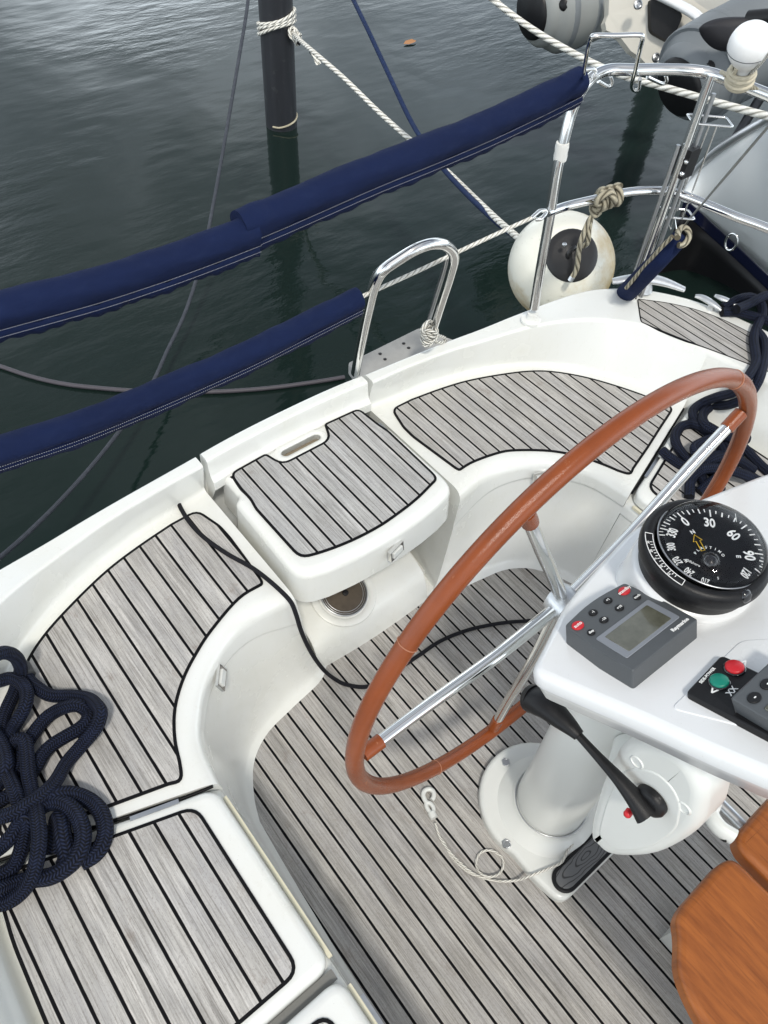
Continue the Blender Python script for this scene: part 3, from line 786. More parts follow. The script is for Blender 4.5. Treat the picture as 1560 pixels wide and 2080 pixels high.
# card: the liquid filled dome magnifies its far side, so figures are set out by survey
TICK = {0: (.0017, .0664), 30: (.0424, .0389), 60: (.0638, -.0114), 90: (.0410, -.0576), 120: (.014, -.078), 150: (-.030, -.078), 180: (-.062, -.060), 210: (-.080, -.040), 240: (-.086, -.012), 270: (-.084, .018), 300: (-.069, .044), 330: (-.0385, .066)}
FIG = {0: (-.0050, .0500, .026), 30: (.0208, .0252, .027), 60: (.0309, -.0113, .027), 90: (.0206, -.0483, .026), 120: (-.0073, -.0640, .020), 150: (-.030, -.062, .015), 180: (-.052, -.052, .014), 210: (-.067, -.036, .015), 240: (-.073, -.0105, .017), 270: (-.071, .0130, .017), 300: (-.058, .0350, .018), 330: (-.0360, .0500, .021)}
def tab(T, ang):
    ang %= 360; k = int(ang//30)*30; t = (ang-k)/30; g = lambda d: V((T[(k+d) % 360][0], T[(k+d) % 360][1]))
    p0, p1, p2, p3 = g(-30), g(0), g(30), g(60)
    return .5*((2*p1)+(p2-p0)*t+(2*p0-5*p1+4*p2-p3)*t*t+(3*p1-p0-3*p2+p3)*t**3)
def on(v, h=0.0): return dc+V((v.x, v.y, .009-1.1*(v.x*v.x+v.y*v.y)+h))
mb = MB(); ns = 72
vs = []; fs = []
for i in range(9):
    for k in range(ns): vs.append(on(V((math.cos(k*2*PI/ns), math.sin(k*2*PI/ns)))*(.0855*i/8 if i else .0003)))
for i in range(8):
    for k in range(ns): fs.append((i*ns+k, i*ns+(k+1) % ns, (i+1)*ns+(k+1) % ns, (i+1)*ns+k))
mb.add(vs, fs); card = mb.build('compass_card', plain('card_black', (.003, .003, .004), .25, vary=.1, spec=.3), cmp_)
PV = V((-.036, -.019))
mb = MB()
for a in range(-40, 130, 5):
    e = tab(TICK, a); n1 = (tab(TICK, a+2)-tab(TICK, a-2)).normalized(); inn = V((n1.y, -n1.x)); inn = inn if inn.dot(PV-e) > 0 else -inn
    L = .0150 if a % 30 == 0 else (.0100 if a % 10 == 0 else .0068); wd = .0011 if a % 10 == 0 else .0008; e = e-inn*.004
    mb.add([on(e-n1*wd, .0005), on(e+n1*wd, .0005), on(e+n1*wd+inn*L, .0005), on(e-n1*wd+inn*L, .0005)], [(0, 1, 2, 3)], smooth=False)
mb.build('degree_marks', WHITE, card)
def ftext(name, s, a, v, size, xs=.62):
    n1 = (tab(TICK, a+4)-tab(TICK, a-4)).normalized(); up2 = V((-n1.y, n1.x)); up2 = up2 if up2.dot(v-PV) > 0 else -up2
    text(name, s, size*.93, on(v, .0008), on(v+n1*.004)-on(v-n1*.004), on(v+up2*.004)-on(v-up2*.004), WHITE, card, bold=size*.022, xs=xs)
for a in (0, 30, 60, 90, 120, 210, 240, 270, 300, 330): ftext('figure', str(a), a, V(FIG[a][:2]), FIG[a][2], .70 if a < 100 else .58)
for a, ch, k in ((0, 'N', .72), (90, 'E', .72), (180, 'S', .78), (270, 'W', .74)):
    f_ = V(FIG[a][:2]); ftext('cardinal_letter', ch, a, PV.lerp(f_, k), FIG[a][2]*.42, .9)
# outlined arrow
tipv, tailv = V((-.0165, .0260)), V((-.0300, -.0010)); dv_ = (tipv-tailv).normalized(); sv_ = V((-dv_.y, dv_.x)); La = (tipv-tailv).length
arw = [(0, -.0030), (0, .0030), (.60, .0030), (.60, .0072), (1, 0), (.60, -.0072), (.60, -.0030)]
mb = MB(); tube(mb, [on(tailv+dv_*(La*t_)+sv_*w_, .0012) for t_, w_ in arw], .0007, 5, True); mb.build('north_arrow', YELLOW, card)
mb = MB(); lathe(mb, [(.0150, -.004), (.0150, .003), (.011, .009), (.005, .012), (.0004, .0125)], on(PV), seg=24); mb.build('pivot_cap', BLACKG, card)
for i, ch in enumerate('PLASTIMO'):
    a = math.radians(105-i*17); v = PV+V((math.cos(a), math.sin(a)))*.0235; t_ = V((math.sin(a), -math.cos(a))); r_ = V((math.cos(a), math.sin(a)))
    text('maker_lettering', ch, .0062, on(v, .0011), on(v+t_*.002)-on(v-t_*.002), on(v+r_*.002)-on(v-r_*.002), WHITE, card, bold=.0001)
v = PV+V((-.022, .014)); text('maker_lettering', 'Offshore', .0060, on(v, .0011), V((.35, -.94, 0)), V((.94, .35, 0)), WHITE, card)
mb = MB(); tube(mb, [on(V((.070, .012)), .004), on(V((.052, .000)), .010)], .0006, 5); mb.build('lubber_line', WHITE, cmp_)
# heel scale on the bezel
def bz(r, deg, h=.0): a = math.radians(deg); return V((CCX+r*math.cos(a), CCY+r*math.sin(a), CCZ+.0108+h-(.05*abs(r-.092))))
mb = MB(); st = [bz(.0875, 128+i*3.4) for i in range(20)]; en = [bz(.0995, 128+i*3.4) for i in range(20)]
tube(mb, st+en[::-1], .0007, 5, True)
for i in range(3, 17): mb.add([bz(.0895, 129+i*3.4-.35, .0006), bz(.0895, 129+i*3.4+.35, .0006), bz(.0940, 129+i*3.4+.35, .0006), bz(.0940, 129+i*3.4-.35, .0006)], [(0, 1, 2, 3)], smooth=False)
sc_ = mb.build('heel_scale', WHITE, bez)
for dgr, s in ((140, '30'), (150, '20'), (159, '0'), (168, '20'), (178, '30')):
    text('scale_figure', s, .0055, bz(.0965, dgr, .0006), bz(.0965, dgr-3)-bz(.0965, dgr+3), bz(.11, dgr)-bz(.09, dgr), WHITE, sc_)
mb = MB(); lathe(mb, [(.011, -.004), (.011, .003), (.007, .005), (.0004, .005)], (CCX-.028, CCY-.093, CCZ+.004), (-.25, -.9, .6), 6); mb.build('lamp_cap', BLACKG, bez)

# ---------------------------------------------------------------- AUTOPILOT CONTROL UNIT
def frame2(p0, px, py):
    """frame on the console top from three surveyed points: origin, +x corner, +y corner"""
    X = (px-p0); Xn = X.normalized(); Yn = PN.cross(Xn).normalized(); return p0, Xn, Yn, X.length, (py-p0).dot(Yn)
A0 = Pl(1126, 1322); A1 = Pl(1286, 1399); A2 = Pl(1416, 1294)
# width runs from the left corner's side to the right; take the front corner as origin
org = A1; Xd = (A2-A1).normalized(); Yd = PN.cross(Xd).normalized(); W_ = (A2-A1).length; D_ = (A0-A1).dot(Yd)
fxa = lambda x, y, h: org+Xd*x+Yd*y+PN*h
ap = thing('autopilot_control_unit', fxa(W_/2, D_/2, 0), 'grey autopilot keypad with two red buttons and a small blank screen on the console', 'instrument')
oa = roundpoly([V((0, 0, 0)), V((W_, 0, 0)), V((W_+.002, D_*.45, 0)), V((W_-.004, D_, 0)), V((W_*.5, D_+.010, 0)), V((.004, D_, 0)), V((-.002, D_*.45, 0))], [.004, .004, 0, .006, .05, .006, 0], 4, True)
mb = MB(); slab(mb, [(p.x, p.y) for p in oa], .0, .037, .0025, 3, fx=fxa, flare=.001); apb = mb.build('housing', GREYP, ap, sharp=45, wn=True)
TH = .0374
def quad(mb, x0, y0, x1, y1, h, t=.001, mi=0):
    o = roundpoly([V((x0, y0, 0)), V((x1, y0, 0)), V((x1, y1, 0)), V((x0, y1, 0))], .003, 3, True); slab(mb, [(p.x, p.y) for p in o], h-.002, h+t, .0006, 1, fx=fxa, mi=mi); return mb
quad(MB(), W_*.09, D_*.16, W_*.91, D_*.60, TH, .0012).build('screen_surround', plain('screen_surround_grey', (.20, .215, .24), .4), apb)
quad(MB(), W_*.17, D_*.205, W_*.83, D_*.545, TH, .0018).build('screen', LCD, ap)
def button(px_, py_, rx, ry, mat, sym):
    o = [(px_+rx*math.cos(2*PI*k/24), py_+ry*math.sin(2*PI*k/24)) for k in range(24)]
    mb = MB(); slab(mb, o, TH-.001, TH+.0022, .0012, 3, fx=fxa); b = mb.build('button', mat, ap, sharp=60)
    text('button_mark', sym, ry*1.0, fxa(px_, py_, TH+.0024), Xd, Yd, WHITE, b, bold=.0001)
rb = W_*.052
button(W_*.115, D_*.885, rb*1.35, rb*1.15, RED, 'auto'); button(W_*.855, D_*.895, rb*1.35, rb*1.15, RED, 'standby')
button(W_*.37, D_*.905, rb, rb*.85, BLACK, '-1'); button(W_*.62, D_*.92, rb, rb*.85, BLACK, '+1')
button(W_*.36, D_*.735, rb, rb*.85, BLACK, '-10'); button(W_*.61, D_*.74, rb, rb*.85, BLACK, '+10')
button(W_*.13, D_*.70, rb*.85, rb*.8, BLACK, 'disp'); button(W_*.865, D_*.715, rb*.85, rb*.8, BLACK, 'track')
text('maker_lettering', 'Raymarine', .0088, fxa(W_*.815, D_*.085, TH+.0003), Xd, Yd, WHITE, apb, bold=.0003)

# ---------------------------------------------------------------- THRUSTER SWITCH PANEL
B0 = Pl(1392, 1418); B1 = Pl(1465, 1341); B2 = Pl(1548, 1346)
Xb = (B1-B0).normalized(); Yb = PN.cross(Xb).normalized(); Wb = (B1-B0).length
fxb = lambda x, y, h: B0+Xb*x+Yb*y+PN*h
tp = thing('thruster_panel', fxb(Wb/2, -.05, .006), 'black switch panel with one red and one green button half under the grey box', 'switch panel')
o = roundpoly([V((0, 0, 0)), V((Wb, 0, 0)), V((Wb, -.14, 0)), V((0, -.14, 0))], .008, 4, True)
mb = MB(); slab(mb, [(p.x, p.y) for p in o], .0, .012, .003, 3, fx=fxb); tpb = mb.build('panel_plate', BLACK, tp, sharp=50, wn=True)
def onb(x, y, h): 
    p = Pl(x, y, h)-B0; return p.dot(Xb), p.dot(Yb)
for (x, y), m in (((1492, 1356), RED), ((1461, 1384), GREEN)):
    u, v = onb(x, y, .014); mb = MB(); lathe(mb, [(.0155, 0), (.0155, .002), (.0135, .0025)], fxb(u, v, .012), PN, 32); rg = mb.build('button_ring', BLACKG, tp)
    mb = MB(); lathe(mb, [(.0132, 0), (.0132, .005), (.011, .0065), (.0004, .007)], fxb(u, v, .012), PN, 32); mb.build('button', m, tp, sharp=70)
u, v = onb(1437, 1371, .013); text('maker_lettering', 'SIDE-POWER', .0066, fxb(u, v, .0123), Xb, Yb, WHITE, tpb, bold=.0001)
u, v = onb(1451, 1403, .013); text('arrow_mark', '<', .020, fxb(u, v, .0123), Xb, Yb, WHITE, tpb, bold=.0004)
u, v = onb(1513, 1346, .013); text('arrow_mark', '>', .020, fxb(u, v, .0123), Xb, Yb, WHITE, tpb, bold=.0004)
u, v = onb(1487, 1403, .013); text('panel_symbol', 'XX', .013, fxb(u, v, .0123), Xb, Yb, WHITE, tpb, bold=.0002)
# ---------------------------------------------------------------- SECOND INSTRUMENT (cut by the picture edge)
G0 = Pl(1480, 1455, .004)+PN*.0; 
fxg = lambda x, y, h: G0+Xd*x+Yd*y+PN*(h+.004)
gp = thing('instrument_display', fxg(.05, .05, 0), 'dark grey instrument box with oval keys at the right edge of the console', 'instrument')
o = roundpoly([V((0, 0, 0)), V((.0, -.10, 0)), V((.12, -.10, 0)), V((.12, .002, 0))], .004, 3, True)
mb = MB(); slab(mb, [(p.x, p.y) for p in o], .0, .034, .003, 3, fx=fxg, flare=-.008); gb = mb.build('housing', GREYP, gp, sharp=45, wn=True)
for x, y in ((.020, -.022), (.052, -.020)):
    o = [(x+.011*math.cos(2*PI*k/24), y+.008*math.sin(2*PI*k/24)) for k in range(24)]
    mb = MB(); slab(mb, o, .033, .0362, .001, 2, fx=fxg); b = mb.build('button', BLACK, gp); text('button_mark', '-', .012, fxg(x, y, .0366), Xd, Yd, WHITE, b, bold=.0003)
quad2 = roundpoly([V((.012, -.040, 0)), V((.108, -.040, 0)), V((.108, -.088, 0)), V((.012, -.088, 0))], .003, 3, True)
mb = MB(); slab(mb, [(p.x, p.y) for p in quad2], .033, .0358, .001, 1, fx=fxg); mb.build('screen', LCD, gp)

# ================================================================ WHEEL
WC = V((.880, .398, .825)); WR = .539
whl = thing('steering_wheel', WC, 'big steering wheel bound in tan leather with steel spokes in front of the white pedestal', 'steering wheel')
def rimp(deg, r=WR, dy=0): a = math.radians(deg); return V((WC.x+r*math.cos(a), WC.y+dy, WC.z+r*math.sin(a)))
mb = MB(); tube(mb, [rimp(i*2.5) for i in range(144)], .0172, 20, True); rimo = mb.build('leather_rim', LEATH, whl)
mb = MB()
for i in range(0, 1440):      # stitches along the inner side
    a = i*.25; p = rimp(a, WR-.0170, .0065 if i % 2 else .0015); q = rimp(a+.16, WR-.0168, .0015 if i % 2 else .0065)
    if i % 2 == 0: tube(mb, [p, q], .0009, 4)
mb.build('stitching', plain('stitch_thread', (.16, .06, .035), .7), rimo)
mb = MB()
for dgr in (57, 146, 238, 330): tube(mb, [rimp(dgr)+(V((math.cos(math.radians(dgr)), 0, math.sin(math.radians(dgr))))*math.cos(b*PI/12)+V((0, 1, 0))*math.sin(b*PI/12))*.0173 for b in range(24)], .0011, 5, True)
mb.build('leather_joint', plain('joint_thread', (.36, .15, .08), .6), rimo)
hubc = WC+V((0, -.004, 0))
for dgr in (35, 117, 182, 261, 325):
    a = math.radians(dgr); d = V((math.cos(a), 0, math.sin(a)))
    p0 = hubc+d*.030; p1 = rimp(dgr, WR-.019)
    sp = tube(MB(), catmull([p0, p0.lerp(p1, .35)+V((0, -.004, 0)), p0.lerp(p1, .7), p1], 5), .0125, 16, rfun=lambda t: .0145-.003*t).build('spoke', CHROME, whl, sharp=60)
    tube(MB(), [p1.lerp(p0, .085), p1.lerp(p0, .06), p1], .0145, 14).build('leather_sleeve', LEATH, sp)
mb = MB(); lathe(mb, [(.020, .03), (.032, .026), (.037, .014), (.038, -.018), (.035, -.020), (.035, -.024), (.038, -.026), (.038, -.055), (.034, -.058), (.034, -.19)], hubc, V((0, 1, 0)), 32); mb.build('hub', ALU, whl, sharp=40)

# ================================================================ ENGINE CONTROL
TX = .700
eng = thing('engine_control', (TX, .03, .74), 'white rounded engine control box with a black lever and red button on the pedestal side', 'engine control')
po = [Xp(x, y, TX) for x, y in [(1262, 1515), (1222, 1580), (1198, 1660), (1194, 1700), (1212, 1722), (1238, 1743), (1280, 1748), (1328, 1742), (1375, 1720), (1413, 1690), (1425, 1655), (1428, 1615), (1400, 1560), (1340, 1515)]]
po = catmull([V((p.y, p.z, 0)) for p in po], 3, True)
fxt = lambda y, z, h: V((TX+.030-h, y, z))
mb = MB(); slab(mb, [(p.x, p.y) for p in po], -.045, .030, .024, 8, fx=fxt); eb = mb.build('control_box', WPAINT, eng, sharp=70, wn=True)
cen = sum((V((p.x, p.y, 0)) for p in po), V((0, 0, 0)))/len(po)
ino = [(cen.x+(p.x-cen.x)*.70, cen.y+(p.y-cen.y)*.72-.012) for p in po]
mb = MB(); slab(mb, ino, .024, .0322, .004, 4, fx=fxt); mb.build('raised_face', WPAINT, eb, sharp=70, wn=True)
for x, y in ((1297, 1545), (1392, 1638)):
    p = Xp(x, y, TX+.004); mb = MB(); lathe(mb, [(.014, -.012), (.014, .004), (.0115, .006), (.0105, .003)], p, V((-1, 0, 0)), 20); q = mb.build('screw_boss', WPAINT, eb, sharp=60); mb = MB(); lathe(mb, [(.0105, 0), (.0105, .0015), (.0003, .0015)], p, V((-1, 0, 0)), 20)
    o_ = mb.build('screw_recess', BLACK, eb)
# joint ring to the column
mb = MB(); lathe(mb, [(.060, 0), (.056, .06)], (TX+.085, .07, .70), V((1, .6, 0)), 24); mb.build('mounting', WPAINT, eng, sharp=60)
LXX = TX-.030
def lp(x, y, dx=0): return Xp(x, y, LXX+dx)
piv = lp(1306, 1642)
mb = MB(); lathe(mb, [(.030, 0), (.030, .010), (.026, .016), (.018, .019), (.0004, .0195)], V((TX-.004, piv.y, piv.z)), V((-1, 0, 0)), 28)
tube(mb, catmull([lp(1315, 1655), lp(1290, 1622), lp(1255, 1580), lp(1215, 1537), lp(1172, 1490)], 6), .012, 14, rfun=lambda t: .0165*(1-t)**1.8+.0078, flat=.75)
lev = mb.build('lever', BLACK, eng, sharp=60)
mb = MB(); g0, g1, g2, g3, g4 = lp(1176, 1494), lp(1160, 1478), lp(1138, 1458), lp(1108, 1432), lp(1080, 1418)
tube(mb, catmull([g0, g1, g2, g3, g4], 6), .02, 18, rfun=lambda t: .0115+.0165*min(1, t*1.25)**1.2, flat=.85)
lathe(mb, [(.0275, -.004), (.026, .006), (.020, .012), (.0004, .016)], g4.lerp(g3, .06), (g4-g3).normalized(), 22)
mb.build('lever_grip', BLACK, lev, sharp=70)
rp_ = Xp(1276, 1652, LXX-.012); mb = MB(); lathe(mb, [(.007, -.006), (.007, .004), (.005, .007), (.0004, .0078)], rp_, V((-1, -.1, 0)), 18); mb.build('release_button', RED, eng)

# ================================================================ TABLE
TZ = .66
tab = thing('cockpit_table', (XC+.05, -.45, 0), 'varnished orange brown teak cockpit table with folded leaf, cut by the right edge', 'table')
a1 = [V((XC-.240, -.160, 0)), V((XC-.215, -.131, 0)), V((XC-.075, -.129, 0)), V((XC-.045, -.140, 0)), V((XC-.038, -.9, 0)), V((XC-.36, -.9, 0)), V((XC-.325, -.30, 0)), V((XC-.292, -.195, 0))]
o = roundpoly(a1, [.035, .035, .02, .02, 0, 0, .08, .07], 8, True)
mb = MB(); slab(mb, [(p.x, p.y) for p in o], TZ-.036, TZ, .013, 5); lf = mb.build('table_leaf', VARN, tab, sharp=50, wn=True)
mb = MB()
b1 = [V((XC-.030, -.142, 0)), V((XC-.012, -.118, 0)), V((XC+.20, -.118, 0)), V((XC+.22, -.9, 0)), V((XC-.030, -.9, 0))]
o = roundpoly(b1, [.02, .03, .03, 0, 0], 5, True); slab(mb, [(p.x, p.y) for p in o], TZ-.036, TZ+.004, .013, 5); mb.build('table_leaf', VARN, tab, sharp=50, wn=True)
mb = MB(); box(mb, (XC+.05, -.5, .31), (.10, .60, .62)); mb.build('table_leg', WPAINT, tab)
# small clamp with a tube between pedestal and table
cl = thing('table_clamp', Zp(1465, 1680, .62), 'white U shaped clamp on a steel tube beside the teak table corner', 'clamp')
mb = MB(); q = [Zp(1450, 1632, .66), Zp(1444, 1655, .66), Zp(1462, 1682, .66), Zp(1490, 1700, .66)]
tube(mb, catmull(q, 5), .014, 12, flat=1.6); mb.build('clamp_body', WPAINT, cl, sharp=60)
mb = MB(); tube(mb, [Zp(1440, 1610, .62), Zp(1530, 1700, .62)], .013, 14); mb.build('clamp_tube', STEEL, cl)
mb = MB(); tube(mb, [Zp(1468, 1704, .655), Zp(1480, 1690, .655)], .008, 12); mb.build('clamp_knob', BLACK, cl)
from mathutils.noise import noise as mnoise
# ================================================================ ROPES ON BOARD
def pathz(pts, f=Zp): return [f(x, y, z) for x, y, z in pts]
r1 = .0154; z0 = .436+r1+.004
def rope(mb, pts, r=r1, seg=14): return tube(mb, catmull(pathz(pts), 7), r, seg)
mb = MB(); zl = .447+r1; d = 2*r1*.8
rope(mb, [(-70, 1385, .62), (-30, 1345, .62), (4, 1326, .60), (30, 1333, .55), (42, 1356, .50), (38, 1378, zl+.012), (30, 1405, zl), (14, 1440, zl), (4, 1470, zl), (2, 1510, zl), (12, 1560, zl+.01), (28, 1600, zl+.03), (42, 1640, zl+d)])
rope(mb, [(50, 1356, zl), (60, 1382, zl), (80, 1400, zl), (106, 1413, zl), (150, 1414, zl), (183, 1421, zl+.005), (203, 1442, zl+d), (203, 1460, zl+d), (192, 1483, zl+d*.6), (163, 1517, zl), (135, 1550, zl), (112, 1588, zl+d), (86, 1614, zl+d*1.7), (56, 1634, zl+d*2), (26, 1652, zl+d*2), (-30, 1668, zl+d*1.5)])
rope(mb, [(-30, 1392, zl+d), (0, 1383, zl+d), (22, 1378, zl+d), (42, 1387, zl+d), (54, 1407, zl+d), (52, 1432, zl+d), (40, 1456, zl+d*.6), (26, 1480, zl), (10, 1510, zl), (-30, 1550, zl)])
rope(mb, [(28, 1580, zl), (46, 1530, zl), (64, 1495, zl), (90, 1462, zl), (115, 1444, zl), (142, 1434, zl+.01), (162, 1434, zl+.01), (178, 1447, zl), (176, 1465, zl), (158, 1482, zl), (130, 1498, zl), (105, 1514, zl), (86, 1534, zl), (70, 1562, zl), (40, 1600, zl), (-20, 1640, zl)])
rope(mb, [(25, 1520, zl), (35, 1503, zl+d*.7), (50, 1506, zl+d), (55, 1535, zl+d), (58, 1575, zl+d), (68, 1620, zl+d), (76, 1660, zl+d*2), (80, 1700, zl+d*2), (76, 1740, zl+d*1.8), (66, 1778, zl+d*1.2), (44, 1812, zl+d*.4), (10, 1834, zl), (-30, 1836, zl)])
rope(mb, [(90, 1622, zl+d), (112, 1615, zl+d), (145, 1613, zl+d*.5), (178, 1624, zl), (203, 1647, zl), (214, 1682, zl), (208, 1714, zl), (192, 1736, zl), (165, 1752, zl)], r1*1.13)
rope(mb, [(80, 1640, zl+d), (104, 1630, zl+d), (130, 1633, zl+d), (152, 1650, zl+d), (166, 1678, zl+d), (168, 1710, zl+d), (156, 1742, zl+d), (130, 1766, zl+d*.8), (100, 1781, zl+d*.5), (66, 1786, zl), (20, 1800, zl), (-30, 1822, zl+d)], r1*1.13)
rope(mb, [(112, 1735, zl-.01), (114, 1700, zl), (118, 1664, zl+.01), (124, 1670, zl+d*.8), (128, 1700, zl+d), (136, 1735, zl+d*.6), (132, 1755, zl)], r1*1.18)
rope(mb, [(-30, 1742, zl+d), (0, 1722, zl+d), (22, 1700, zl+d*1.4), (40, 1672, zl+d*1.6), (52, 1668, zl+d*1.6), (48, 1700, zl+d), (40, 1735, zl+d*.4), (22, 1764, zl), (-30, 1790, zl)])
rope(mb, [(-30, 1610, zl+.01), (0, 1590, zl), (14, 1560, zl+d), (8, 1520, zl+d), (-20, 1480, zl+d)])
o = mb.build('coiled_rope', ROPEN, sharp=60); meta(o, 'thick navy braided rope heaped in loops on the left seat, below the blue covers', 'rope', 'navy mooring lines coiled on the seats')
mb = MB(); tube(mb, [Zp(46, 1352, zl+.004), Zp(58, 1374, zl+.004)], r1*1.1, 14); 
o2 = mb.build('rope_whipping', plain('whipping_grey', (.035, .037, .04), .6, bmp=.4, bscale=500), None)
o2.parent = o

mb = MB(); zr = .443+r1; zd = .615+r1
rope(mb, [(1468, 625, zd), (1500, 608, zd+.02), (1525, 604, zd+.02), (1545, 617, zd+.01), (1548, 640, zd), (1536, 668, zd), (1531, 690, zd), (1534, 715, zd), (1536, 736, zd), (1526, 756, zd), (1512, 775, .62), (1490, 797, .57), (1458, 806, .52), (1428, 818, zr+.01), (1408, 835, zr), (1414, 858, zr), (1436, 878, zr), (1462, 905, zr), (1470, 940, zr), (1440, 960, zr)], .0155)
rope(mb, [(1466, 634, zd), (1495, 634, zd), (1520, 640, zd), (1560, 652, zd), (1600, 670, zd)], .0155)
rope(mb, [(1600, 610, zd+.02), (1560, 600, zd+.04), (1520, 618, zd+.03), (1496, 628, zd+.03)], .0155)
rope(mb, [(1535, 670, zd), (1550, 690, zd-.002), (1554, 715, zd), (1549, 745, zd), (1538, 778, .62), (1515, 808, .57), (1480, 822, .51), (1446, 826, zr), (1428, 842, zr+.01), (1432, 862, zr+.03), (1460, 880, zr+.03), (1500, 900, zr+.02), (1545, 945, zr), (1580, 975, zr)], .0155)
rope(mb, [(1470, 885, zr+.02), (1440, 872, zr+.02), (1405, 862, zr), (1382, 868, zr), (1371, 888, zr), (1379, 912, zr), (1398, 935, zr), (1420, 955, zr), (1432, 985, zr), (1470, 1000, zr)], .0155)
rope(mb, [(1345, 915, zr), (1362, 930, zr), (1392, 948, zr), (1425, 945, zr+.02), (1462, 930, zr+.04), (1500, 935, zr+.03), (1530, 955, zr)], .0155)
rope(mb, [(1520, 892, zr+.02), (1480, 885, zr+.03), (1440, 893, zr+.03), (1412, 908, zr+.03), (1422, 926, zr+.03), (1460, 925, zr+.01), (1505, 925, zr)], .0155)
rope(mb, [(1400, 1010, zr), (1404, 975, zr+.01), (1425, 955, zr+.03), (1460, 952, zr+.04), (1500, 960, zr+.04), (1560, 985, zr)], .0155)
rope(mb, [(1420, 1000, zr), (1450, 975, zr+.02), (1490, 945, zr), (1470, 900, zr)], .0155)
o = mb.build('coiled_rope', ROPEN, sharp=60); meta(o, 'navy braided rope tangled on the right hand locker and quarter deck, seen through the wheel', 'rope', 'navy mooring lines coiled on the seats')

# thin black line
pts = [(361, 1016, .441), (368, 1034, .447), (386, 1062, .446), (415, 1092, .446), (460, 1124, .446), (510, 1152, .446), (545, 1178, .446), (575, 1205, .446), (592, 1225, .43), (602, 1250, .40), (613, 1285, .33), (632, 1325, .20), (655, 1358, .09), (678, 1378, .03), (705, 1391, .010), (750, 1394, .010), (800, 1365, .010), (850, 1332, .010), (895, 1302, .010), (950, 1280, .010), (1010, 1267, .010), (1060, 1262, .010), (1120, 1262, .010), (1180, 1290, .010)]
o = tube(MB(), catmull(pathz(pts), 7), .0062, 10).build('thin_line', ROPEB, sharp=60); meta(o, 'thin black line hanging over the seat edge onto the teak sole', 'rope')

# hook and lanyard at the pedestal
lan = thing('lanyard', Zp(930, 1740, 0), 'thin white lanyard with a plastic snap hook lying on the sole beside the pedestal foot', 'lanyard')
pts = [(884, 1672, .012), (893, 1700, .008), (907, 1722, .008), (930, 1748, .008), (958, 1772, .008), (985, 1784, .008), (1015, 1790, .008), (1050, 1788, .012), (1080, 1778, .038), (1115, 1764, .040), (1140, 1752, .042), (1152, 1730, .042), (1164, 1714, .046)]
tube(MB(), catmull(pathz(pts), 6), .0033, 8).build('cord', CORDW, lan)
pts = [(1010, 1733, .009), (1000, 1728, .008), (985, 1728, .006), (972, 1737, .006), (967, 1755, .006), (974, 1772, .012), (992, 1781, .014), (1012, 1776, .010), (1022, 1760, .006), (1020, 1743, .006), (1008, 1732, .006)]
tube(MB(), catmull(pathz(pts), 6), .0033, 8).build('cord_loop', CORDW, lan)
pts = [(893, 1700, .006), (903, 1712, .006), (915, 1738, .006), (945, 1768, .006), (968, 1780, .006)]
tube(MB(), catmull(pathz(pts), 6), .0026, 8).build('cord_tail', CORDW, lan)
mb = MB(); hk = [(866, 1630), (860, 1618), (862, 1607), (872, 1603), (880, 1608), (881, 1618), (877, 1625)]
tube(mb, catmull(pathz([(x, y, .012) for x, y in hk]), 5), .0065, 10)
tube(mb, catmull(pathz([(865, 1626, .012), (867, 1640, .012), (876, 1652, .012), (880, 1648, .012), (880, 1640, .012), (874, 1632, .012), (866, 1630, .012)]), 5), .006, 10)
tube(mb, pathz([(876, 1650, .012), (882, 1662, .012)]), .011, 10); mb.build('snap_hook', WPAINT, lan, sharp=60)

# ================================================================ PUSHPIT
PR = .0155; RZ = 1.33
pulp = thing('pushpit', (1.78, 1.30, .60), 'polished stainless steel pushpit with two bent rails on the right hand quarter', 'railing')
top = [Yp(1085, 626, 1.300), Yp(1098, 545, 1.312), Yp(1114, 455, 1.325), Yp(1132, 345, 1.338), Yp(1148, 275, 1.345), Yp(1163, 222, 1.350)]
top += [Zp(1182, 182, 1.30), Zp(1206, 155, 1.323), Zp(1240, 142, RZ), Zp(1290, 142, RZ), Zp(1345, 141, RZ), Zp(1400, 143, RZ), Zp(1445, 150, RZ), Zp(1490, 166, RZ), Zp(1560, 193, RZ), Zp(1640, 226, RZ), Zp(1800, 290, RZ)]
T1('top_rail', top, PR, CHROME, pulp, 18, 6)
mid = [Yp(1112, 432, 1.325), Zp(1150, 419, .965), Zp(1205, 406, .975), Zp(1255, 394, .98), Zp(1300, 388, .98), Zp(1345, 388, .98), Zp(1385, 396, .98), Zp(1440, 417, .98), Zp(1500, 442, .98), Zp(1560, 464, .98), Zp(1700, 522, .98)]
T1('mid_rail', mid, PR*.88, CHROME, pulp, 16, 6)
pt = Zp(1445, 152, RZ); pb = V((pt.x-.002, pt.y-.005, .60))
tube(MB(), [pt, pb], PR*.85, 16).build('stanchion', CHROME, pulp)
tube(MB(), [pt+V((.028, -.012, -.05)), pb+V((.028, -.012, 0))], PR*.42, 10).build('guide_tube', STEEL, pulp)
tube(MB(), [pt+V((-.022, .012, -.19)), pb+V((-.022, .012, 0))], PR*.42, 10).build('guide_tube', STEEL, pulp)
